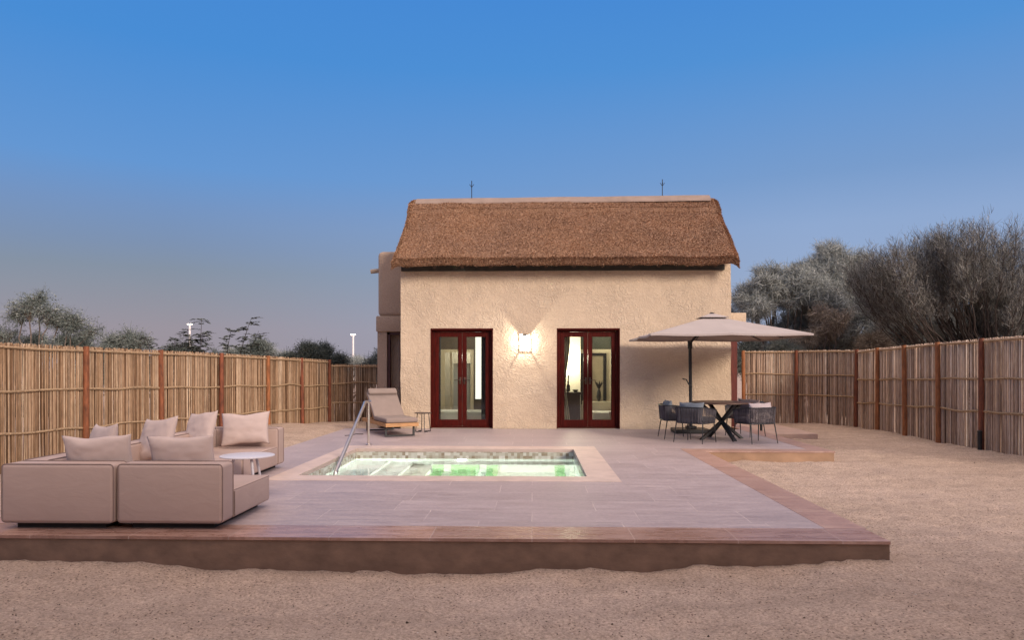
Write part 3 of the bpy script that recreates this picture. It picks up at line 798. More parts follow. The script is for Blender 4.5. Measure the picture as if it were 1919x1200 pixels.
mb = MB(); mb.lathe([(.10, 1.17), (.075, 1.40)], 24, .86, 17.5); part(mb, 'lamp_shade', emis('shade_glow', (1, .86, .62), 7), tl, True)
mb = MB(); mb.lathe([(.03, .752), (.07, .79), (.075, .81), (.06, .80)], 16, 1.03, 17.45); tag(mb.build('bowl', M_BLACK, None, True), 'small black bowl on the dark console beside the lit lamp', 'bowl')
ft = empty('wall_mirror', (1.5, 18.45, .40), label='tall dark framed mirror on the far wall seen through the right glass door', cat='mirror')
mb = MB(); mb.box(1.22, 1.28, 18.42, 18.48, .40, 1.72); mb.box(1.80, 1.88, 18.42, 18.48, .40, 1.72); mb.box(1.28, 1.80, 18.42, 18.48, 1.65, 1.72); mb.box(1.28, 1.80, 18.42, 18.48, .40, .46)
part(mb, 'frame', M_BLACK, ft)
mb = MB(); mb.box(1.28, 1.80, 18.445, 18.46, .46, 1.65); part(mb, 'mirror_glass', simple('smoky_mirror', (.34, .28, .20), .25, .2, 2), ft)
mb = MB(); mb.box(1.2, rx1, 18.49, 18.6, 0, 1.82); part(mb, 'partition', cream, house)
mb = MB(); mb.box(1.2, rx1, 18.49, 18.6, 1.824, rz); part(mb, 'upper_partition', simple('dark_green_panel', (.07, .075, .055), .6, .2, 2), house)
vs_ = empty('vase', (1.66, 18.1, .5), label='dark vase of dried leaves in front of the mirror inside', cat='vase')
mb = MB(); mb.lathe([(.03, .50), (.06, .60), (.05, .72), (.025, .80)], 16, 1.66, 18.1); part(mb, 'pot', M_BLACK, vs_, True)
mb = MB()
for k in range(9):
    a = k * .7; mb.tube([(1.66, 18.1, .78), (1.66 + .05 * math.cos(a), 18.1 + .05 * math.sin(a), .9), (1.66 + .11 * math.cos(a), 18.1 + .1 * math.sin(a), .98 + .02 * (k % 3))], [.006, .02, .004], 5)
part(mb, 'stems', M_DARK, vs_)
boxthing('low_cabinet', simple('pale_cabinet', (.50, .44, .33), .6, .08, 4), 'low pale cabinet under the mirror inside', 'cabinet', [(1.25, 2.0, 17.95, 18.3, .02, .495)])
mb = MB(); mb.lathe([(.07, .01), (.11, .30), (.115, .31), (.10, .30)], 20, 1.88, 16.75)
tag(mb.build('waste_basket', simple('basket_weave', (.30, .24, .18), .8, .2, 30), None, True), 'small tapered grey basket inside the right glass door', 'basket')
plight('room_lamp_and_fill', (.86, 17.62, 1.55), 60, (1, .86, .62), .1)
plight('room_lamp_and_fill', (1.7, 17.4, 2.7), 60, (1, .90, .72), .15)
plight('room_lamp_and_fill', (-1.45, 17.2, 2.7), 50, (1, .90, .74), .15)
plight('room_lamp_and_fill', (-1.6, 19.5, 2.2), 90, (1, .93, .82), .15)
plight('room_lamp_and_fill', (-1.32, 16.9, 1.6), 14, (1, .9, .75), .08)  # point light added to brighten the strip, no lamp stands here

# ------------------------------------------------------------------ fences
def cyl_batch(P0, P1, r0, r1, n=4):
    """many thin prisms as arrays"""
    m = len(P0)
    d = P1 - P0; d /= np.linalg.norm(d, axis=1, keepdims=True)
    ref = np.where(np.abs(d[:, 2:3]) < .9, np.array([[0, 0, 1.]]), np.array([[1., 0, 0]]))
    a = np.cross(d, ref); a /= np.linalg.norm(a, axis=1, keepdims=True); b = np.cross(d, a)
    ph = rng.uniform(0, 6.28, m)
    V = np.zeros((m, 2 * n, 3))
    for k in range(n):
        c = np.cos(ph + 2 * PI * k / n)[:, None]; s = np.sin(ph + 2 * PI * k / n)[:, None]
        V[:, k] = P0 + (a * c + b * s) * r0[:, None]; V[:, n + k] = P1 + (a * c + b * s) * r1[:, None]
    f = np.array([(k, (k + 1) % n, n + (k + 1) % n, n + k) for k in range(n)])
    F = f[None] + (np.arange(m) * 2 * n)[:, None, None]
    return V.reshape(-1, 3), F.reshape(-1, 4)
def reed_batch(P0, Pm, P1, r0, rm, r1, n=4):
    m = len(P0); V = np.zeros((m, 3 * n, 3)); ph = rng.uniform(0, 6.28, m)
    for k in range(n):
        o = np.stack([np.cos(ph + 2 * PI * k / n), np.sin(ph + 2 * PI * k / n), np.zeros(m)], -1)
        V[:, k] = P0 + o * r0[:, None]; V[:, n + k] = Pm + o * rm[:, None]; V[:, 2 * n + k] = P1 + o * r1[:, None]
    f = [(k, (k + 1) % n, n + (k + 1) % n, n + k) for k in range(n)] + [(n + k, n + (k + 1) % n, 2 * n + (k + 1) % n, 2 * n + k) for k in range(n)] + [(2 * n, 2 * n + 1, 2 * n + 2, 2 * n + 3)]
    F = np.array(f)[None] + (np.arange(m) * 3 * n)[:, None, None]
    return V.reshape(-1, 3), F.reshape(-1, 4)
def fence(name, pts, tops, bots, rails, label, reedmat, postmats, post_at=None, group='reed fences', toprail=.05, inward=None, off_rails=None):
    """pts: list of (x, y) at posts; tops, bots: heights at those points"""
    root = empty('reed_fence', (pts[0][0], pts[0][1], 0), label=label, cat='fence', group=group)
    for i in range(len(pts) - 1):
        a = np.array(pts[i]); b = np.array(pts[i + 1]); L = np.linalg.norm(b - a); t = (b - a) / L
        nrm = np.array([-t[1], t[0]])
        if np.dot(nrm, -a) < 0: nrm = -nrm     # towards the yard
        n = int(L / .0052)
        u = np.sort(rng.uniform(.0, 1, n))
        lay = rng.uniform(-.026, .012, n)
        p = a + np.outer(u, b - a) + np.outer(lay + .008 * np.sin(u * 9 + i), nrm)
        zt = tops[i] + (tops[i + 1] - tops[i]) * u; zb = bots[i] + (bots[i + 1] - bots[i]) * u
        j = rng.normal(0, .006, (n, 2)); 
        P0 = np.concatenate([p, (zb - .12)[:, None]], 1)
        P1 = np.concatenate([p + np.outer(rng.normal(0, .010, n), t), (zt + rng.uniform(-.015, .022, n))[:, None]], 1)
        mid = (P0 + P1) / 2; mid[:, :2] += np.outer(rng.normal(0, .006, n), t)
        r = rng.uniform(.0042, .0092, n)
        Vr, Fr = reed_batch(P0, mid, P1, r * 1.1, r, r * .8)
        o = link('reed_panel', np_mesh('reed_panel', Vr, Fr), reedmat)
        at(root, o)
        for k, h in enumerate(rails):
            mb = MB()
            for q in range(3):
                pp = []
                for s in range(13):
                    uu = s / 12
                    base = a + (b - a) * uu + nrm * (.028 + .012 * (q % 2))
                    zz = (tops[i] + (tops[i + 1] - tops[i]) * uu) - h + mnoise.noise(Vector((base[0] * 1.2 + q * .05, base[1] * 1.2, k * 7))) * (.045 if k else .015) + (q - 1) * .010
                    pp.append((base[0], base[1], zz))
                mb.tube(pp, .009, 6)
            o = mb.build('rail', M_RAIL, None, True); at(root, o)
    for i, (x, y) in enumerate(pts):
        pm = postmats[i] if i < len(postmats) else postmats[-1]
        if pm is None: continue
        mb = MB()
        a = Vector((x, y, 0)); inn = Vector((-x, 4 - y, 0)).normalized() * .05
        if inward is not None: inn = Vector((*inward, 0)).normalized() * .05
        lean = random.uniform(-.01, .01)
        zz = [bots[i] - .3, bots[i] + .5, tops[i] - .5, tops[i] + .02]
        mb.tube([(x + inn.x + lean * k, y + inn.y, z) for k, z in enumerate(zz)], [.050, .048, .046, .043], 12)
        o = mb.build('post', pm, None, True); at(root, o)
    return root
LY = [7.9, 9.4, 11.02, 12.70, 14.40, 16.10, 17.60, 19.0]
lpts = [(-7.3 + .196 * (y - 9.8), y) for y in LY]
ltop = [1.69, 1.68, 1.66, 1.645, 1.625, 1.60, 1.57, 1.54]
lbot = [-.15] * 5 + [-.1, -.1, -.12]
fence('fence', lpts, ltop, lbot, (.05, .66, 1.25), 'long pale reed fence behind the sofa along the left side of the yard', M_REED, [M_POST3, M_POST3, M_POST, M_POST, M_POST2, M_POST3, M_POST2, M_POST2], inward=(1, -.2))
fence('fence', [(-5.42, 19.05), (-4.22, 19.6)], [1.43, 1.42], [-.15, -.15], (.04, .50, 1.02), 'short lower reed fence left of the house, next to the side door', M_REED, [None, M_POST3], inward=(0, -1))
rY = [17.98, 16.85, 15.62, 14.35, 13.0, 11.65, 10.3]
rp = [(8.04, y) for y in rY]
fence('fence', rp, [1.76, 1.79, 1.81, 1.83, 1.85, 1.86, 1.87], [-.05, -.06, -.07, -.08, -.09, -.12, -.13], (.035, .70, 1.28), 'long reed fence along the right side of the sandy yard', M_REEDR, [None, M_POST3, M_POST3, M_POST3, M_POST2, M_POST3, M_POST3], inward=(-1, -.2))
fence('fence', [(5.72, 19.6), (6.98, 19.2), (8.0, 18.0)], [1.79, 1.79, 1.78], [-.1, -.1, -.08], (.03, .62, 1.16), 'reed fence right of the house running across behind the dining table', M_REEDR, [M_POST3, M_POST2, M_POST2], inward=(-.3, -1))

# ------------------------------------------------------------------ sofa
def sofa_module(x0, x1, y0, y1, backs, label, sh=.30, bh=.54, bt=.24):
    root = empty('sofa_module', ((x0 + x1) / 2, (y0 + y1) / 2, 0), label=label, cat='sofa', group='modules of the outdoor corner sofa')
    sx0 = x0 + (bt if 'L' in backs else 0); sx1 = x1 - (bt if 'R' in backs else 0)
    sy0 = y0 + (bt if 'F' in backs else 0); sy1 = y1 - (bt if 'B' in backs else 0)
    mb = MB(); mb.box(sx0 + .003, sx1 - .003, sy0 + .003, sy1 - .003, .052, sh, .028, 4)
    part(mb, 'seat', M_FABRIC, root, True)
    mb = MB(); mb.box(x0 + .10, x1 - .10, y0 + .07, y1 - .07, .001, .056); part(mb, 'plinth', M_DARK, root)
    bl = []
    if 'F' in backs: bl.append((x0, x1, y0, y0 + bt))
    if 'B' in backs: bl.append((x0, x1, y1 - bt, y1))
    if 'L' in backs: bl.append((x0, x0 + bt, sy0 + .002, sy1 - .002))
    for b in bl:
        mb = MB(); mb.box(b[0] + .004, b[1] - .004, b[2] + .004, b[3] - .004, .052, bh, .030, 5)
        part(mb, 'backrest', M_FABRIC, root, True)
    # piping round the outer face of each back and along the seat edge
    def loop(fn, a0, a1, z0, z1, r=.035):
        pts = []
        for (ca, cz, s) in ((a1 - r, z0 + r, -90), (a1 - r, z1 - r, 0), (a0 + r, z1 - r, 90), (a0 + r, z0 + r, 180)):
            for k in range(5):
                an = R(s + k * 22.5); pts.append(fn(ca + r * math.cos(an), cz + r * math.sin(an)))
        pts.append(pts[0]); return pts
    mb = MB()
    for b in bl:
        horiz = (b[1] - b[0]) > (b[3] - b[2])
        if horiz:
            for yy in (b[2] + .016, b[3] - .016):
                mb.tube(loop(lambda a, z: (a, yy, z), b[0] + .005, b[1] - .005, .055, bh + .001), .0045, 6)
        else:
            for xx in (b[0] + .016, b[1] - .016):
                mb.tube(loop(lambda a, z: (xx, a, z), b[2] + .005, b[3] - .005, .055, bh + .001), .0045, 6)
    mb.tube([(sx1 - .010, sy0 + .02, sh - .012), (sx1 - .010, sy1 - .02, sh - .012)], .0045, 6)
    mb.tube([(sx1 - .0035, sy0 + .012, .07), (sx1 - .0035, sy0 + .012, sh - .02)], .004, 6)
    part(mb, 'piping', M_PIPING, root, True)
    return root
SX = -4.42
sofa_module(SX, -3.466, 5.80, 6.90, 'FL', 'beige corner sofa module nearest the left edge of the photo, its back to the viewer')
sofa_module(-3.452, -2.56, 5.82, 6.90, 'F', 'beige sofa module at the front right of the group, open seat side towards the pool')
sofa_module(SX, -3.37, 6.915, 8.20, 'L', 'beige middle sofa module in the row against the reed fence, between the two corner modules')
sofa_module(SX, -3.37, 8.215, 9.60, 'LB', 'beige sofa module farthest from the viewer, under the two rear pillows')

def pillow_mesh(w, h, t, seed, slump=.0):
    n = 30; bm = bmesh.new(); sides = []
    for s in (-1, 1):
        g = []
        for j in range(n + 1):
            row = []
            for i in range(n + 1):
                u = i / n * 2 - 1; v = j / n * 2 - 1
                cu = u * (1 - .075 * (1 - abs(v) ** 2.2) * 1.0 * abs(u) ** 3); cv = v * (1 - .13 * (1 - abs(u) ** 2.0) * abs(v) ** 3)
                th = (max(0, 1 - abs(u) ** 2.6) * max(0, 1 - abs(v) ** 2.6)) ** .5
                x = cu * w / 2; z = cv * h / 2
                wr = mnoise.noise(Vector((u * 2.2 + seed, v * 2.2, s * 3))) * .012 + mnoise.noise(Vector((u * 5 + seed * 2, v * 5, s))) * .004
                edge = (1 - abs(u) ** 6) * (1 - abs(v) ** 6)
                cr = max(0, abs(u) + abs(v) - 1.1) * math.sin((u * v * 10 + seed) * 3) * .010 * edge
                y = s * (t / 2 * th) + (wr + cr) * edge * s
                if slump: y += slump * (v * .5 + .5) ** 2; 
                row.append(bm.verts.new((x, y, z + mnoise.noise(Vector((u * 1.5 + seed, v, 7))) * .02)))
            g.append(row)
        sides.append(g)
    for g, f in zip(sides, (1, -1)):
        for j in range(n):
            for i in range(n):
                q = (g[j][i], g[j][i + 1], g[j + 1][i + 1], g[j + 1][i])
                bm.faces.new(q if f == 1 else q[::-1])
    bmesh.ops.remove_doubles(bm, verts=bm.verts, dist=.0015)
    bmesh.ops.recalc_face_normals(bm, faces=bm.faces)
    me = bpy.data.meshes.new('scatter_cushion'); bm.to_mesh(me); bm.free(); return me
def cushion(loc, rz, tilt, w, h, label, seed, roll=0, mat=None, t=.155):
    o = link('scatter_cushion', pillow_mesh(w, h, t, seed), mat or M_CUSH, smooth=True)
    o.rotation_euler = (R(tilt), R(roll), R(rz)); o.location = loc
    tag(o, label, 'cushion', 'pillows on the outdoor sofa')
    return o
cushion((-3.78, 6.13, .555), 3, 12, .60, .42, 'beige pillow leaning on the front corner module, nearest the viewer at the left', 1.0, roll=-1.5)
cushion((-3.04, 6.13, .555), -2, 12, .60, .42, 'beige pillow leaning on the backrest of the front right module, its right tip raised', 2.3, roll=-2)
cushion((-4.10, 6.66, .575), -42, -14, .64, .48, 'beige pillow against the fence side backrest, mostly hidden behind the nearest pillow', 3.1, roll=-4)
cushion((-4.02, 7.52, .57), -30, -18, .58, .50, 'beige pillow in the middle of the fence side row, right tip pointing up', 4.4, roll=-5)
cushion((-4.07, 8.62, .57), -30, -20, .54, .50, 'beige pillow standing in the rear left corner with a raised peak', 5.2, roll=-7)
cushion((-3.73, 9.17, .55), 6, -15, .62, .44, 'beige rectangular pillow leaning on the rear backrest beside its low right end', 6.5, roll=-3)

# round white table
rt = empty('coffee_table', (-3.03, 7.50, 0), label='low round white table on slanting legs in front of the sofa seats', cat='table')
mb = MB(); mb.lathe([(.25, .397), (.278, .404), (.278, .412), (.27, .416)], 48, -3.03, 7.50); part(mb, 'table_top', M_WHITE, rt, True)
for k in range(3):
    an = R(-50 + k * 120); mb = MB()
    c, s = math.cos(an), math.sin(an)
    mb.tube([(-3.03 + .13 * c, 7.5 + .13 * s, .400), (-3.03 + .24 * c, 7.5 + .24 * s, 0.002)], [.016, .011], 10)
    part(mb, 'leg', M_WHITE, rt, True)

# ------------------------------------------------------------------ sun lounger (local +y = towards head)
sl = empty('sun_lounger', (-2.96, 14.62, 0), rz=R(27), label='taupe cushioned sun lounger on a teak frame with raised back, beside the house corner', cat='sun lounger')
def lp(mb, name, mat, smooth=False, root=sl):
    o = mb.build(name, mat, root, smooth); return o
W = .33; Lh = .95
mb = MB(); mb.box(-W, W, -Lh, -Lh + .03, .20, .27, .004); mb.box(-W, W, Lh - .03, Lh, .20, .27, .004)
mb.box(-W, -W + .03, -Lh + .03, Lh - .03, .20, .27, .004); mb.box(W - .03, W, -Lh + .03, Lh - .03, .20, .27, .004)
for k in range(12): mb.box(-W + .03, W - .03, -Lh + .09 + k * .15, -Lh + .15 + k * .15, .235, .262, .003)
lp(mb, 'frame', M_TEAK)
for yy in (-Lh + .16, Lh - .28):
    mb = MB(); mb.box(-W + .03, -W + .07, yy, yy + .03, .004, .198, .004); mb.box(W - .07, W - .03, yy, yy + .03, .004, .198, .004); mb.box(-W + .07, W - .07, yy, yy + .03, .004, .03, .003)
    lp(mb, 'leg', M_BLACK)
mb = MB(); mb.box(-W + .01, W - .01, -Lh, -.0, .275, .365, .03, 4); lp(mb, 'seat_pad', M_LOUNGE, True)
Mb = Matrix.Translation((0, 0.0, .30)) @ Matrix.Rotation(R(38), 4, 'X')
mb = MB(); mb.box(-W + .01, W - .01, 0, .80, -.01, .075, .03, 4, M=Mb); lp(mb, 'back_pad', M_LOUNGE, True)
mb = MB(); mb.box(-W + .02, W - .02, .01, .80, -.045, -.012, .004, M=Mb)
mb.tube([(-.2, .55, .26), (-.2, .48, .60)], .012, 6); mb.tube([(.2, .55, .26), (.2, .48, .60)], .012, 6)
lp(mb, 'back_frame', M_TEAK)
mb = MB(); mb.box(-W + .02, W - .02, .66, .82, .07, .15, .038, 5, M=Mb); lp(mb, 'headrest', M_LOUNGE, True)
# little black table
st = empty('side_table', (-2.31, 14.95, 0), label='small round black metal table between the lounger and the left glass door', cat='side table')
mb = MB(); mb.lathe([(.172, 0.385), (.178, .389), (.178, .399), (.172, .402)], 32); lp(mb, 'table_top', simple('dark_table_top', (.07, .05, .04), .5, .2, 8), True, st)
for k in range(4):
    an = R(20 + 90 * k); c, s = math.cos(an), math.sin(an); c2, s2 = math.cos(an + .5), math.sin(an + .5)
    mb = MB(); mb.tube([(.12 * c, .12 * s, .385), (.155 * c, .155 * s, .03), (.16 * c, .16 * s, .012), (.15 * c2, .15 * s2, .010), (.05 * c2, .05 * s2, .010)], .008, 8); lp(mb, 'leg', M_BLACK, True, st)
mb = MB(); mb.tube([(-3.70, 13.95, .008), (-3.60, 14.0, .012), (-3.5, 14.08, .03), (-3.42, 14.3, .008)], .008, 6)
tag(mb.build('cable', M_BLACK, None, True), 'short black cable lying on the paving behind the handrail', 'cable')

# ------------------------------------------------------------------ parasol
ucx, ucy, hs_, ez, az = 3.49, 14.08, 1.42, 1.955, 2.36
um = empty('parasol', (3.27, 14.92, 0), label='large square beige cantilever parasol on a black mast over the dining table', cat='parasol')
def canopy():
    bm = bmesh.new(); n = 16; ang = 8
    rim = []
    def edge(a):   # a in 0..8 around the square, corners at even numbers
        k = int(a) % 8; f = a - int(a)
        c = [(-1, -1), (0, -1), (1, -1), (1, 0), (1, 1), (0, 1), (-1, 1), (-1, 0)]
        p, q = c[k], c[(k + 1) % 8]
        return (p[0] + (q[0] - p[0]) * f, p[1] + (q[1] - p[1]) * f), f
    rings = []
    sub = 10
    for r in range(n + 1):
        t = .11 + .89 * r / n
        ring = []
        for k in range(8 * sub):
            (ex, ey), f = edge(k / sub)
            sagr = -.018 * math.sin(PI * f) * t           # fabric sags between ribs
            sc = 1 - .018 * math.sin(PI * f) * (t ** 3)     # scalloped edge
            z = az + (ez - az) * (t ** .97) + sagr
            if max(abs(ex), abs(ey)) == 1 and abs(ex) == abs(ey): z += -.01 * t
            ring.append(bm.verts.new((ucx + ex * hs_ * t * sc, ucy + ey * hs_ * t * sc, z)))
        rings.append(ring)
    # hem, hangs down a little
    ring = [bm.verts.new((v.co.x, v.co.y, v.co.z - .035)) for v in rings[-1]]; rings.append(ring)
    m = 8 * sub
    for a, b in zip(rings[:-1], rings[1:]):
        for k in range(m): bm.faces.new((a[k], a[(k + 1) % m], b[(k + 1) % m], b[k]))
    bmesh.ops.recalc_face_normals(bm, faces=bm.faces)
    me = bpy.data.meshes.new('canopy'); bm.to_mesh(me); bm.free(); return me
cn = link('canopy', canopy(), M_CANOPY); at(um, cn)
md = cn.modifiers.new('thick', 'SOLIDIFY'); md.thickness = .003
mb = MB()
v0 = [mb.bm.verts.new((ucx + x * .27, ucy + y * .27, az - .045)) for x, y in ((-1, -1), (0, -1.02), (1, -1), (1.02, 0), (1, 1), (0, 1.02), (-1, 1), (-1.02, 0))]
v1 = [mb.bm.verts.new((ucx + x * .06, ucy + y * .06, az + .035)) for x, y in ((-1, -1), (0, -1), (1, -1), (1, 0), (1, 1), (0, 1), (-1, 1), (-1, 0))]
for k in range(8): mb.bm.faces.new((v0[k], v0[(k + 1) % 8], v1[(k + 1) % 8], v1[k]))
mb.bm.faces.new(v1)
vc = part(mb, 'vent_cap', M_CANOPY, um)
mb = MB(); mb.lathe([(.045, az + .03), (.05, az + .05), (.025, az + .065), (.001, az + .07)], 16, ucx, ucy); part(mb, 'finial', M_BLACK, um, True)
for k in range(8):
    ex, ey = [(-1, -1), (0, -1), (1, -1), (1, 0), (1, 1), (0, 1), (-1, 1), (-1, 0)][k]
    mb = MB(); mb.tube([(ucx + ex * .05, ucy + ey * .05, az - .045), (ucx + ex * hs_ * .97, ucy + ey * hs_ * .97, ez - .022)], .010, 6)
    mb.tube([(ucx + ex * .05, ucy + ey * .05, az - .22), (ucx + ex * .55, ucy + ey * .55, az - .19 )], .008, 6)
    part(mb, 'rib', M_BLACK, um, True)
mb = MB(); mb.lathe([(.05, az - .30), (.06, az - .26), (.06, az - .10), (.03, az - .03)], 16, ucx, ucy); part(mb, 'hub', M_BLACK, um, True)
mb = MB(); mb.tube([(3.27, 14.92, .08), (3.25, 14.92, 1.86)], .035, 12); mb.tube([(3.25, 14.92, 1.74), (3.25, 14.92, 1.90)], .05, 12); part(mb, 'mast', M_BLACK, um, True)
mb = MB(); mb.tube([(3.25, 14.90, 1.86), (3.34, 14.70, 2.0), (ucx, ucy, az - .12)], .026, 10); part(mb, 'arm', M_BLACK, um, True)
mb = MB(); mb.tube([(3.26, 14.86, .95), (3.26, 14.82, .95), (3.20, 14.80, 1.0), (3.15, 14.80, 1.10), (3.10, 14.80, 1.11), (3.07, 14.80, 1.12)], .013, 8); part(mb, 'crank_handle', M_BLACK, um, True)
mb = MB(); mb.box(2.90, 3.62, 14.60, 15.22, .002, .085, .02); mb.box(3.17, 3.37, 14.82, 15.02, .085, .14, .01); part(mb, 'base', M_BLACK, um)

# ------------------------------------------------------------------ dining table and chairs
dt_ = empty('dining_table', (3.54, 13.55, 0), label='round dark wood dining table on crossed black legs under the parasol', cat='table')
mb = MB(); mb.lathe([(.52, .672), (.56, .680), (.56, .70), (.555, .705)], 56); lp(mb, 'table_top', M_TABLETOP, True, dt_)
for k in range(4):
    an = R(18 + 90 * k); c, s = math.cos(an), math.sin(an)
    M = Matrix.Rotation(an, 4, 'Z')
    mb = MB()
    # each leg leans across the centre
    ang = math.atan2(.665, .86)
    mb.box(-.56, .56, -.035 , .035, -.022, .022, .004, M=M @ Matrix.Translation((0, (k % 2) * .0, .337)) @ Matrix.Rotation(-ang * (1 if k % 2 else 1) , 4, 'Y') ) if k < 4 else None
    lp(mb, 'leg', M_BLACK, False, dt_)
def arc_path(hw, yb, yf, r, n=8):
    p = [(-hw, yf)]
    p.append((-hw, yb + r))
    for k in range(1, n): an = R(180 + 90 * k / n); p.append((-hw + r + r * math.cos(an), yb + r + r * math.sin(an)))
    p.append((-hw + r, yb)); p.append((hw - r, yb))
    for k in range(1, n): an = R(270 + 90 * k / n); p.append((hw - r + r * math.cos(an), yb + r + r * math.sin(an)))
    p.append((hw, yb + r)); p.append((hw, yf)); return p
def resample(p, step):
    out = [p[0]]; acc = 0
    for a, b in zip(p[:-1], p[1:]):
        L = math.dist(a, b); d = step - acc
        while d <= L:
            out.append((a[0] + (b[0] - a[0]) * d / L, a[1] + (b[1] - a[1]) * d / L)); d += step
        acc = L - (d - step)
    return out
def make_chair():
    root = empty('dining_chair')
    top = arc_path(.30, -.27, .22, .12); bot = arc_path(.275, -.245, .20, .10)
    ztop = lambda y: .635 - .05 * max(0, (y + .1) / .32)
    mb = MB(); mb.tube([(x, y, ztop(y)) for x, y in top], .011, 8); mb.tube([(x, y, .355) for x, y in bot], .010, 8)
    for sx in (-1, 1):
        mb.tube([(sx * .30, .22, ztop(.22)), (sx * .275, .20, .355)], .010, 8)
    lp(mb, 'frame', M_BLACK, True, root)
    for sx in (-1, 1):
        for (yt, yb) in ((.20, .235), (-.20, -.26)):
            mb = MB(); mb.tube([(sx * .262, yt, .37), (sx * .285, yb, .002)], [.0115, .007], 8); lp(mb, 'leg', M_BLACK, True, root)
    # woven ropes
    tp = resample(top, .0155); n = len(tp); bp = resample(bot, .0155 * .93)
    P0, P1 = [], []
    for k in range(n):
        q = tp[k]; m = bp[min(int(k * len(bp) / n), len(bp) - 1)]
        off = (-1) ** k * .006
        P0.append((q[0], q[1], ztop(q[1]))); P1.append((m[0] + off, m[1], .355))
    V, F = cyl_batch(np.array(P0), np.array(P1), np.full(n, .0056), np.full(n, .0056), 5)
    o = link('rope_weave', np_mesh('rope_weave', V, F), M_ROPE); o.parent = root
    mb = MB(); mb.box(-.262, .262, -.235, .245, .345, .375, .01); lp(mb, 'seat_base', M_ROPE, False, root)
    mb = MB(); mb.box(-.255, .255, -.21, .26, .377, .455, .03, 4); lp(mb, 'seat_cushion', M_TAUPEC, True, root)
    o = link('back_cushion', pillow_mesh(.50, .34, .15, 1.7), M_TAUPEC, root, True); o.location = (0, -.155, .565); o.rotation_euler = (R(-12), 0, 0)
    return root
def copy_tree(o, parent=None):
    c = o.copy(); COL.objects.link(c); c.parent = parent
    for ch in list(o.children): copy_tree(ch, c)
    return c
chair0 = make_chair()
chairs = [((2.92, 12.98), -42, M_BLUEC, 'black rope dining chair at the front left of the round table, grey blue cushion'),
          ((2.70, 13.72), -88, M_BLUEC, 'black rope dining chair left of the table, nearest the house wall, seen side on'),
          ((3.96, 12.90), 24, M_PALEC, 'black rope dining chair at the front right of the round table, pale lilac cushion'),
          ((4.16, 14.18), 128, M_TAUPEC, 'black rope dining chair on the far right side of the table, taupe cushion')]
cs = [chair0] + [copy_tree(chair0) for _ in chairs[1:]]
for c, ((x, y), rz, cm, lab) in zip(cs, chairs):
    c.location = (x, y, .001); c.rotation_euler = (0, 0, R(rz))
    tag(c, lab, 'chair', 'rope chairs round the dining table')
    for ch in c.children:
        if 'back_cushion' in ch.name or 'seat_cushion' in ch.name:
            ch.material_slots[0].link = 'OBJECT'; ch.material_slots[0].material = cm

# garden bollard lights
def bollard(x, y, h, label, zb):
    root = empty('garden_light', (x, y, zb), label=label, cat='garden light', group='black garden lights')
    mb = MB(); mb.tube([(0, 0, -.05), (0, 0, h - .05)], .028, 12); lp(mb, 'stem', M_BLACK, True, root)
    mb = MB(); mb.lathe([(.03, h - .05), (.085, h - .03), (.085, h - .01), (.03, h)], 20); lp(mb, 'cap', M_BLACK, True, root)
bollard(5.02, 15.9, .67, 'black garden light with a flat cap behind the front right dining chair', -.07)
mb = MB(); mb.tube([(7.93, 12.94, -.2), (7.93, 12.94, .20)], .036, 12); mb.lathe([(.042, .20), (.042, .215), (.02, .23)], 16, 7.93, 12.94)
tag(mb.build('ground_spotlight', M_BLACK, None, True), 'short black spotlight at the foot of a post of the right fence', 'garden light')

# ------------------------------------------------------------------ distant lamp posts
def lamp_post(x, y, h, label, e):
    root = empty('lamp_post', (x, y, -.5), label=label, cat='lamp post', group='lit lamp posts beyond the fence')
    wm_ = bpy.data.materials.get('lamp_post_paint') or simple('lamp_post_paint', (.80, .76, .74), .5, .05, 4)
    mb = MB(); mb.tube([(0, 0, 0), (0, 0, h)], [.10, .075], 12); lp(mb, 'pole', wm_, True, root)
    mb = MB(); mb.box(-.20, .20, -.03, .03, h, h + .04, .01); lp(mb, 'crossarm', wm_, False, root)
    em = bpy.data.materials.get('street_glow') or emis('street_glow', (1, .84, .62), 14)
    for sx in (-1, 1):
        mb = MB(); mb.box(sx * .12 - .06, sx * .12 + .06, -.10, .06, h + .045, h + .09, .015); lp(mb, 'lamp_head', em, False, root)
lamp_post(-15.2, 60, 4.6, 'lit white lamp post standing clear of the trees left of the house', 1)
lamp_post(-29.2, 60, 5.5, 'lit lamp post half hidden by the leafy branches above the left fence', 1)

# ------------------------------------------------------------------ trees
def leafmat(name, a, b, c):
    m, nt, bs = new_mat(name)
    g = nt.nodes.new('ShaderNodeNewGeometry')
    col = ramp(nt, g.outputs['Random Per Island'], [(0, a), (.55, b), (1, c)])
    nt.links.new(col, bs.inputs['Base Color']); bs.inputs['Roughness'].default_value = .8
    bs.inputs['Specular IOR Level'].default_value = .2
    return m
M_GREY = leafmat('grey_foliage', (.13, .14, .13), (.30, .32, .30), (.54, .56, .53))
M_ACACIA = leafmat('acacia_foliage', (.045, .043, .038), (.14, .138, .125), (.42, .415, .38))
M_GREEN = leafmat('blue_green_foliage', (.06, .08, .07), (.155, .18, .165), (.30, .32, .29))
M_BROWN = leafmat('tan_foliage', (.14, .115, .09), (.30, .255, .20), (.48, .42, .35))
M_DGREEN = leafmat('dark_leaf', (.035, .045, .04), (.08, .095, .08), (.16, .18, .155))

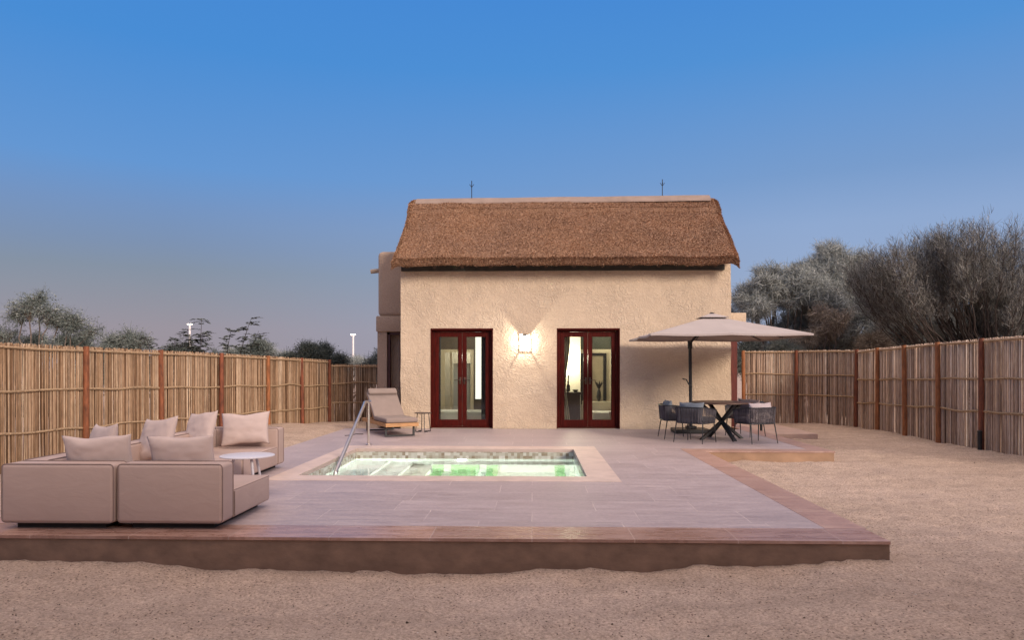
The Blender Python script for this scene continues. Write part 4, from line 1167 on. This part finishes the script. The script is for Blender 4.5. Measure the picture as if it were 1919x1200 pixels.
def grow(base, dirs, depth, length, rad, rnd, up, spread, nchild, shrink, segs, tips):
    """recursive branching; fills segs [(p0,p1,r0,r1)] and tips [(p, d)]"""
    for d in dirs:
        p = Vector(base); dd = Vector(d).normalized(); n = 3
        L = length * random.uniform(.8, 1.2); r = rad
        for k in range(n):
            dd = (dd + Vector((random.gauss(0, rnd), random.gauss(0, rnd), random.gauss(0, rnd) + up))).normalized()
            q = p + dd * (L / n); r2 = r * .86
            segs.append((tuple(p), tuple(q), r, r2)); p = q; r = r2
            if depth <= 1: tips.append((tuple(p), tuple(dd)))
            if k < n - 1 and depth >= 1 and random.random() < .75:
                ax = Vector((random.gauss(0, 1), random.gauss(0, 1), random.gauss(0, .6))).normalized()
                nd = (dd + ax * spread).normalized()
                grow(p, [nd], depth - 1, length * shrink, r * .6, rnd, up, spread, nchild, shrink, segs, tips)
        if depth > 0:
            nds = []
            for _ in range(nchild):
                ax = Vector((random.gauss(0, 1), random.gauss(0, 1), random.gauss(0, .6))).normalized()
                nds.append((dd + ax * spread).normalized())
            grow(p, nds, depth - 1, length * shrink, r * .75, rnd, up, spread, nchild, shrink, segs, tips)
def twigs(tips, n, L, W, droop, spreadp, leaf=0, leafn=0, along=.6, seed=0):
    rg = np.random.default_rng(seed)
    T = np.array([t[0] for t in tips]); Dn = np.array([t[1] for t in tips])
    i = rg.integers(0, len(T), n)
    p = T[i] + rg.normal(0, spreadp, (n, 3)); d = Dn[i] * along + rg.normal(0, .5, (n, 3)); d /= np.linalg.norm(d, axis=1, keepdims=True)
    ln = rg.uniform(.5, 1.3, (n, 1)) * L
    m = p + d * ln * .55 + rg.normal(0, .02, (n, 3)); d2 = d + np.array([0, 0, droop]) + rg.normal(0, .25, (n, 3)); d2 /= np.linalg.norm(d2, axis=1, keepdims=True)
    e = m + d2 * ln * .5
    w = np.cross(d, rg.normal(0, 1, (n, 3))); w /= np.linalg.norm(w, axis=1, keepdims=True); w *= W * rg.uniform(.6, 1.3, (n, 1))
    V = np.stack([p - w, p + w, m + w * .8, m - w * .8, e + w * .25, e - w * .25], 1).reshape(-1, 3)
    o = (np.arange(n) * 6)[:, None, None]
    F = (np.array([(0, 1, 2, 3), (3, 2, 4, 5)])[None] + o).reshape(-1, 4)
    if leafn:
        k = rg.integers(0, n, leafn); f = rg.uniform(0, 1, (leafn, 1))
        q = np.where(f < .5, p[k] + (m[k] - p[k]) * f * 2, m[k] + (e[k] - m[k]) * (f * 2 - 1)) + rg.normal(0, leaf * .9, (leafn, 3))
        a = rg.normal(0, 1, (leafn, 3)); a[:, 2] *= .6; a /= np.linalg.norm(a, axis=1, keepdims=True)
        b = np.cross(a, rg.normal(0, 1, (leafn, 3))); b /= np.linalg.norm(b, axis=1, keepdims=True)
        s = rg.uniform(.6, 1.4, (leafn, 1)) * leaf
        LV = np.stack([q - a * s, q + b * s * .45, q + a * s, q - b * s * .45], 1).reshape(-1, 3)
        LF = np.arange(leafn * 4).reshape(-1, 4) + len(V)
        V = np.concatenate([V, LV]); F = np.concatenate([F, LF])
    return V, F
def tree(name, x, y, seed, label, cat, trunks, depth, length, rad, rnd, up, spread, nch, shrink, ntw, L, W, droop, sp, leaf, leafn, lm, bark, z=-.25, group=None, along=.6, minr=.008, fork=None, extra=None):
    random.seed(seed)
    root = empty(name, (x, y, z), label=label, cat=cat, group=group)
    segs, tips = [], []
    grow((0, 0, 0), trunks, depth, length, rad, rnd, up, spread, nch, shrink, segs, tips)
    S = [s for s in segs if s[2] > 0]
    P0 = np.array([s[0] for s in S]); P1 = np.array([s[1] for s in S]); r0 = np.maximum([s[2] for s in S], minr); r1 = np.maximum([s[3] for s in S], minr * .8)
    V, F = cyl_batch(P0, P1, np.asarray(r0, float), np.asarray(r1, float), 5)
    o = link('trunk', np_mesh('trunk', V, F), bark); o.parent = root
    V, F = twigs(tips, ntw, L, W, droop, sp, leaf, leafn, along, seed)
    o = link('crown', np_mesh('crown', V, F), lm); o.parent = root
    return root
G1 = 'grey scrub trees behind the right fence'
def dirs(n, tilt, seed, ax=(0, 0), ysc=1):
    random.seed(seed); out = []
    for k in range(n):
        a = 2 * PI * (k + random.uniform(-.3, .3)) / n
        out.append((math.cos(a) * tilt + ax[0], math.sin(a) * tilt * ysc + ax[1], 1))
    return out
def curve_pts(a, b, bow, n):
    a = np.array(a, float); b = np.array(b, float)
    t = np.linspace(0, 1, n + 1)[:, None]; c = (a + b) / 2 + np.array(bow)
    return (1 - t) ** 2 * a + 2 * t * (1 - t) * c + t * t * b
def add_branch(B, pts, r0, r1):
    m = len(pts) - 1
    for k in range(m):
        B.append((pts[k], pts[k + 1], r0 + (r1 - r0) * k / m, r0 + (r1 - r0) * (k + 1) / m))
def finish_tree(root, B, T, D, ntw, L, W, droop, sp, leaf, leafn, lm, bark, along, seed):
    P0 = np.array([b[0] for b in B]); P1 = np.array([b[1] for b in B]); r0 = np.array([b[2] for b in B]); r1 = np.array([b[3] for b in B])
    V, F = cyl_batch(P0, P1, r0, r1, 5)
    o = link('trunk', np_mesh('trunk', V, F), bark); o.parent = root
    V, F = twigs(list(zip(T, D)), ntw, L, W, droop, sp, leaf, leafn, along, seed)
    o = link('crown', np_mesh('crown', V, F), lm); o.parent = root
def acacia(x, y, seed, label):
    rg = np.random.default_rng(seed); B, T, D = [], [], []
    root = empty('acacia_tree', (x, y, -.1), label=label, cat='tree')
    for k in range(260):
        u = rg.uniform(-1, 1); d = rg.normal(0, .45)
        ex = u * 3.6 + .3 - (.55 if u < -.8 else 0); top = 4.45 - .22 * u * u - (.75 if u < -.8 else 0) * (abs(u) - .8) / .2 + rg.normal(0, .14)
        if u > -.45 and rg.uniform() < .42: top -= rg.uniform(.3, 1.6) * (1 - .4 * abs(u))
        if u < -.75: top = min(top, 4.2 + rg.uniform(-.5, .1))
        ey = d * 2.6 * (1 - .3 * abs(u))
        base = (rg.normal(0, .12) + .25 * u, rg.normal(0, .12), .2 + rg.uniform(0, .7))
        end = (ex, ey, top)
        pts = curve_pts(base, end, (ex * .16, ey * .1, -.55 * abs(u) + .05), 14)
        pts[1:-1] += rg.normal(0, .03, (13, 3))
        add_branch(B, pts, .026, .006)
        for q in range(7 if u > -.3 else 10, 15):
            t = pts[q] - pts[q - 1]; t /= np.linalg.norm(t)
            for w in range(2):
                dd = t * .6 + np.array([rg.normal(0, .35), rg.normal(0, .45), .55]); dd /= np.linalg.norm(dd)
                Ls = rg.uniform(.25, .6) * (.25 + .8 * (q / 14) ** 1.5)
                e = pts[q] + dd * Ls
                sub = curve_pts(pts[q], e, (0, 0, -.03), 3); add_branch(B, sub, .006, .003)
                for z in (1, 2, 3): T.append(sub[z]); D.append(dd)
    finish_tree(root, B, T, D, 190000, .17, .0034, .22, .08, .010, 190000, M_ACACIA, M_DBARK, 1.3, seed)
    return root
acacia(12.6, 19.4, 21, 'big dark fan shaped acacia above the right fence, branches spreading up and left')
def bush(x, y, seed, label, Wd, Dp, H, nb, lm=M_GREY, ntw=42000, leafn=36000, L=.26, W=.0055, droop=-.12, leaf=.014, bark=M_BARK, group=None, name='scrub_tree', zlow=.8, br=.30, z=-.25, sp=.05, along=.35, peak=.35, flat=.75):
    """crown made of blobs of curved twigs, with limbs reaching into each blob"""
    rg = np.random.default_rng(seed); B, T, D = [], [], []
    root = empty(name, (x, y, z), label=label, cat='tree', group=group)
    for k in range(nb):
        u = rg.uniform(-1, 1); v = rg.uniform(-1, 1)
        rad = br * H * rg.uniform(.45, .8) * .5
        dome = (1 - peak * abs(u) ** 2 - .15 * v * v)
        hi = (H - rad * flat) * dome * (1 + rg.normal(0, .04))
        lo = zlow
        cz = hi if rg.uniform() < .55 else rg.uniform(lo, max(hi, lo + .1))
        c = np.array([u * Wd / 2, v * Dp / 2, cz])
        base = np.array([rg.normal(0, .15) + .15 * c[0], rg.normal(0, .1), 0.05])
        pts = curve_pts(base, c, (c[0] * .15, c[1] * .1, .1 * H), 7); pts[1:-1] += rg.normal(0, .05, (6, 3))
        add_branch(B, pts, .035 * H / 4 + .01, .012)
        m = 46
        dr = rg.normal(0, 1, (m, 3)); dr /= np.linalg.norm(dr, axis=1, keepdims=True)
        rr = rad * rg.uniform(.35, 1.0, (m, 1)) ** .6
        off = dr * rr * np.array([1.25, 1.1, flat])
        for q in range(m):
            e = c + off[q]
            s0 = pts[-1] if q % 2 else pts[-2]
            add_branch(B, curve_pts(s0, e, (0, 0, .06), 2), .008, .003)
            tang = np.cross(dr[q], rg.normal(0, 1, 3)) * .7
            for f in (.55, .8, 1.0): T.append(s0 + (e - s0) * f); D.append(dr[q] + tang + np.array([0, 0, .25]))
    Dn = np.array(D); Dn /= np.linalg.norm(Dn, axis=1, keepdims=True)
    finish_tree(root, B, T, list(Dn), ntw, L, W, droop, sp, leaf, leafn, lm, bark, along, seed)
    return root
bush(8.5, 24.6, 31, 'dense dark grey scrub tree touching the right corner of the house roof in view', 3.8, 3, 5.1, 46, M_GREY, 80000, 60000, group=G1, zlow=1.5)
bush(10.75, 26.0, 32, 'tallest pale grey feathery tree in the middle of the trees right of the house', 3.9, 3, 5.75, 56, M_GREY, 95000, 70000, group=G1, zlow=1.5, peak=.3)
bush(14.3, 27.5, 33, 'pale grey feathery tree just left of the big acacia', 4.2, 3, 4.4, 46, M_GREY, 80000, 50000, group=G1, zlow=1.5)
bush(9.3, 22.4, 34, 'low tan twiggy shrub tree just above the fence, right of the parasol', 3.2, 1.6, 3.5, 20, M_BROWN, 22000, 12000, L=.24, group=G1, zlow=1.2)
bush(16.2, 25.5, 35, 'low dark grey tree in the gap under the acacia branches', 5.2, 3, 3.6, 44, M_GREY, 60000, 50000, group=G1, zlow=1.0)
bush(12.3, 23.4, 36, 'rounded grey shrub tree right behind the corner of the right fence', 3.6, 2, 3.6, 34, M_GREY, 50000, 34000, group=G1, zlow=1.0)
bush(21.5, 28, 37, 'dark tree at the right edge behind the acacia', 6, 3, 4.2, 44, M_ACACIA, 60000, 44000, group=G1, zlow=1.0)
bush(7.1, 22.2, 38, 'small dark green bush between the house and the end of the reed fence', 2.0, 1.6, 2.75, 18, M_GREEN, 20000, 26000, group=G1, leaf=.018, zlow=.8)
G2 = 'trees behind the left fence'
kw = dict(group=G2, zlow=.9)
bush(-14.8, 20.6, 41, 'loose pale tree at the left edge above the fence with leafy sprays against the sky', 4.4, 1.6, 3.7, 20, M_GREEN, 6500, 9500, L=.34, leaf=.034, droop=.0, br=.25, peak=.45, **kw)
bush(-11.9, 20.6, 42, 'rounded grey green tree, second from the left edge above the fence', 1.5, 1.2, 2.75, 11, M_GREEN, 7000, 11000, leaf=.024, **kw)
bush(-17.0, 23.8, 43, 'low dark bush at the left edge under the pale tree', 6.5, 2, 2.75, 40, M_DGREEN, 26000, 36000, leaf=.024, **kw)
bush(-12.2, 24.5, 44, 'low dark bush in the gap between the left trees', 5.0, 2, 2.25, 30, M_DGREEN, 22000, 30000, leaf=.024, **kw)
# leafy sapling branches with compound leaves
def sapling(x, y, seed, label, H, leans):
    random.seed(seed); rg = np.random.default_rng(seed)
    root = empty('sapling', (x, y, -.2), label=label, cat='tree', group=G2)
    V0, V1, r0_, r1_ = [], [], [], []; LV = []
    for (dx, dy, hh) in leans:
        p = Vector((0, 0, 0)); n = 10; d = Vector((dx * .4, dy, 1)).normalized()
        for k in range(n):
            d = (d + Vector((dx * .09, dy * .02, -.015 * k / n)) + Vector((random.gauss(0, .05), random.gauss(0, .05), 0))).normalized()
            q = p + d * (hh / n); V0.append(p); V1.append(q); r0_.append(.02 * (1 - k / n) + .005); r1_.append(.02 * (1 - (k + 1) / n) + .004); 
            if k >= 2:
                for s in range(7):
                    a = random.uniform(0, 2 * PI); b = Vector((math.cos(a), math.sin(a) * .8, random.uniform(.0, .7))).normalized()
                    Lr = random.uniform(.22, .45) * (1.1 - .4 * k / n); pp = p.lerp(q, random.random()); bb = b.copy(); m = 9
                    for t in range(m):
                        bb = (bb + Vector((0, 0, -.07))).normalized(); qq = pp + bb * (Lr / m)
                        V0.append(pp); V1.append(qq); r0_.append(.003); r1_.append(.003)
                        side = bb.cross(Vector((0, 0, 1))).normalized()
                        for sg in (-1, 1):
                            ls = .085 * (1 - .4 * t / m) * random.uniform(.8, 1.2)
                            ld = (bb * .5 + side * sg + Vector((0, 0, random.uniform(-.3, .3)))).normalized(); w = ld.cross(Vector((random.gauss(0, .4), random.gauss(0, .4), 1))).normalized() * ls * .28
                            c = qq + ld * ls * .5
                            LV += [qq, c + w, qq + ld * ls, c - w]
                        pp = qq
            p = q
    V, F = cyl_batch(np.array(V0), np.array(V1), np.array(r0_), np.array(r1_), 4)
    o = link('trunk', np_mesh('trunk', V, F), M_DBARK); o.parent = root
    LVa = np.array([tuple(v) for v in LV])
    o = link('crown', np_mesh('crown', LVa, np.arange(len(LVa)).reshape(-1, 4)), M_DGREEN); o.parent = root
sapling(-8.15, 17.0, 51, 'dark leafy sapling rising over the left fence, in front of the half hidden lamp', 2.0, [(-.1, 0, 2.75), (.25, 0, 2.45), (-.5, .1, 2.3), (-.25, .3, 2.4), (.1, .2, 2.55)])
sapling(-7.45, 16.9, 52, 'dark leafy sapling whose tip arches over to the right above the left fence', 2.0, [(.35, 0, 2.85), (.0, .1, 2.5), (-.25, .1, 2.2), (.6, .1, 2.3), (.2, .2, 2.6)])
sapling(-9.0, 17.6, 53, 'low dark sapling left of the other two above the left fence', 1.8, [(-.2, 0, 2.4), (.2, 0, 2.3), (.5, .1, 2.25), (-.6, .1, 2.25), (.1, .2, 2.35)])
bush(-9.4, 23.5, 45, 'low spreading blue green bush behind the middle of the left fence', 3.6, 2, 2.35, 30, M_GREEN, 20000, 32000, leaf=.024, **kw)
bush(-11.2, 28.5, 48, 'pale low bush farther off beyond the left fence', 4.5, 2, 2.5, 26, M_GREY, 16000, 20000, leaf=.022, **kw)
bush(-7.2, 23.6, 46, 'low bush above the end of the left fence, darker with fine branches', 2.6, 2, 2.3, 26, M_DGREEN, 18000, 28000, leaf=.024, **kw)
bush(-5.05, 24.5, 47, 'blue green bush in the gap between the short fence and the house', 1.7, 1.6, 2.25, 20, M_GREEN, 18000, 28000, leaf=.024, **kw)
bush(-8.4, 31.0, 49, 'pale bush low on the horizon at the foot of the free standing lamp post', 3.5, 2, 2.2, 22, M_GREY, 14000, 18000, leaf=.024, **kw)

# unseen wall added behind the camera to keep the low sun off the near terrace
vw = empty('sun_block_wall', (1.5, -1.6, -.2), label='plain stucco wall added out of view behind the camera to block the low sun', cat='house')
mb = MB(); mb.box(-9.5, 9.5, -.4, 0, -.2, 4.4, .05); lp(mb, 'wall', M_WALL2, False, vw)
mb = MB(); mb.box(-9.7, 9.7, -.5, .1, 4.4, 4.55, .03); lp(mb, 'sun_block_cap', M_WALL2, False, vw)

# ------------------------------------------------------------------ render
scene.render.engine = 'CYCLES'
scene.cycles.max_bounces = 8
scene.cycles.transparent_max_bounces = 12
scene.cycles.caustics_reflective = False
scene.cycles.caustics_refractive = False
scene.cycles.sample_clamp_indirect = 6
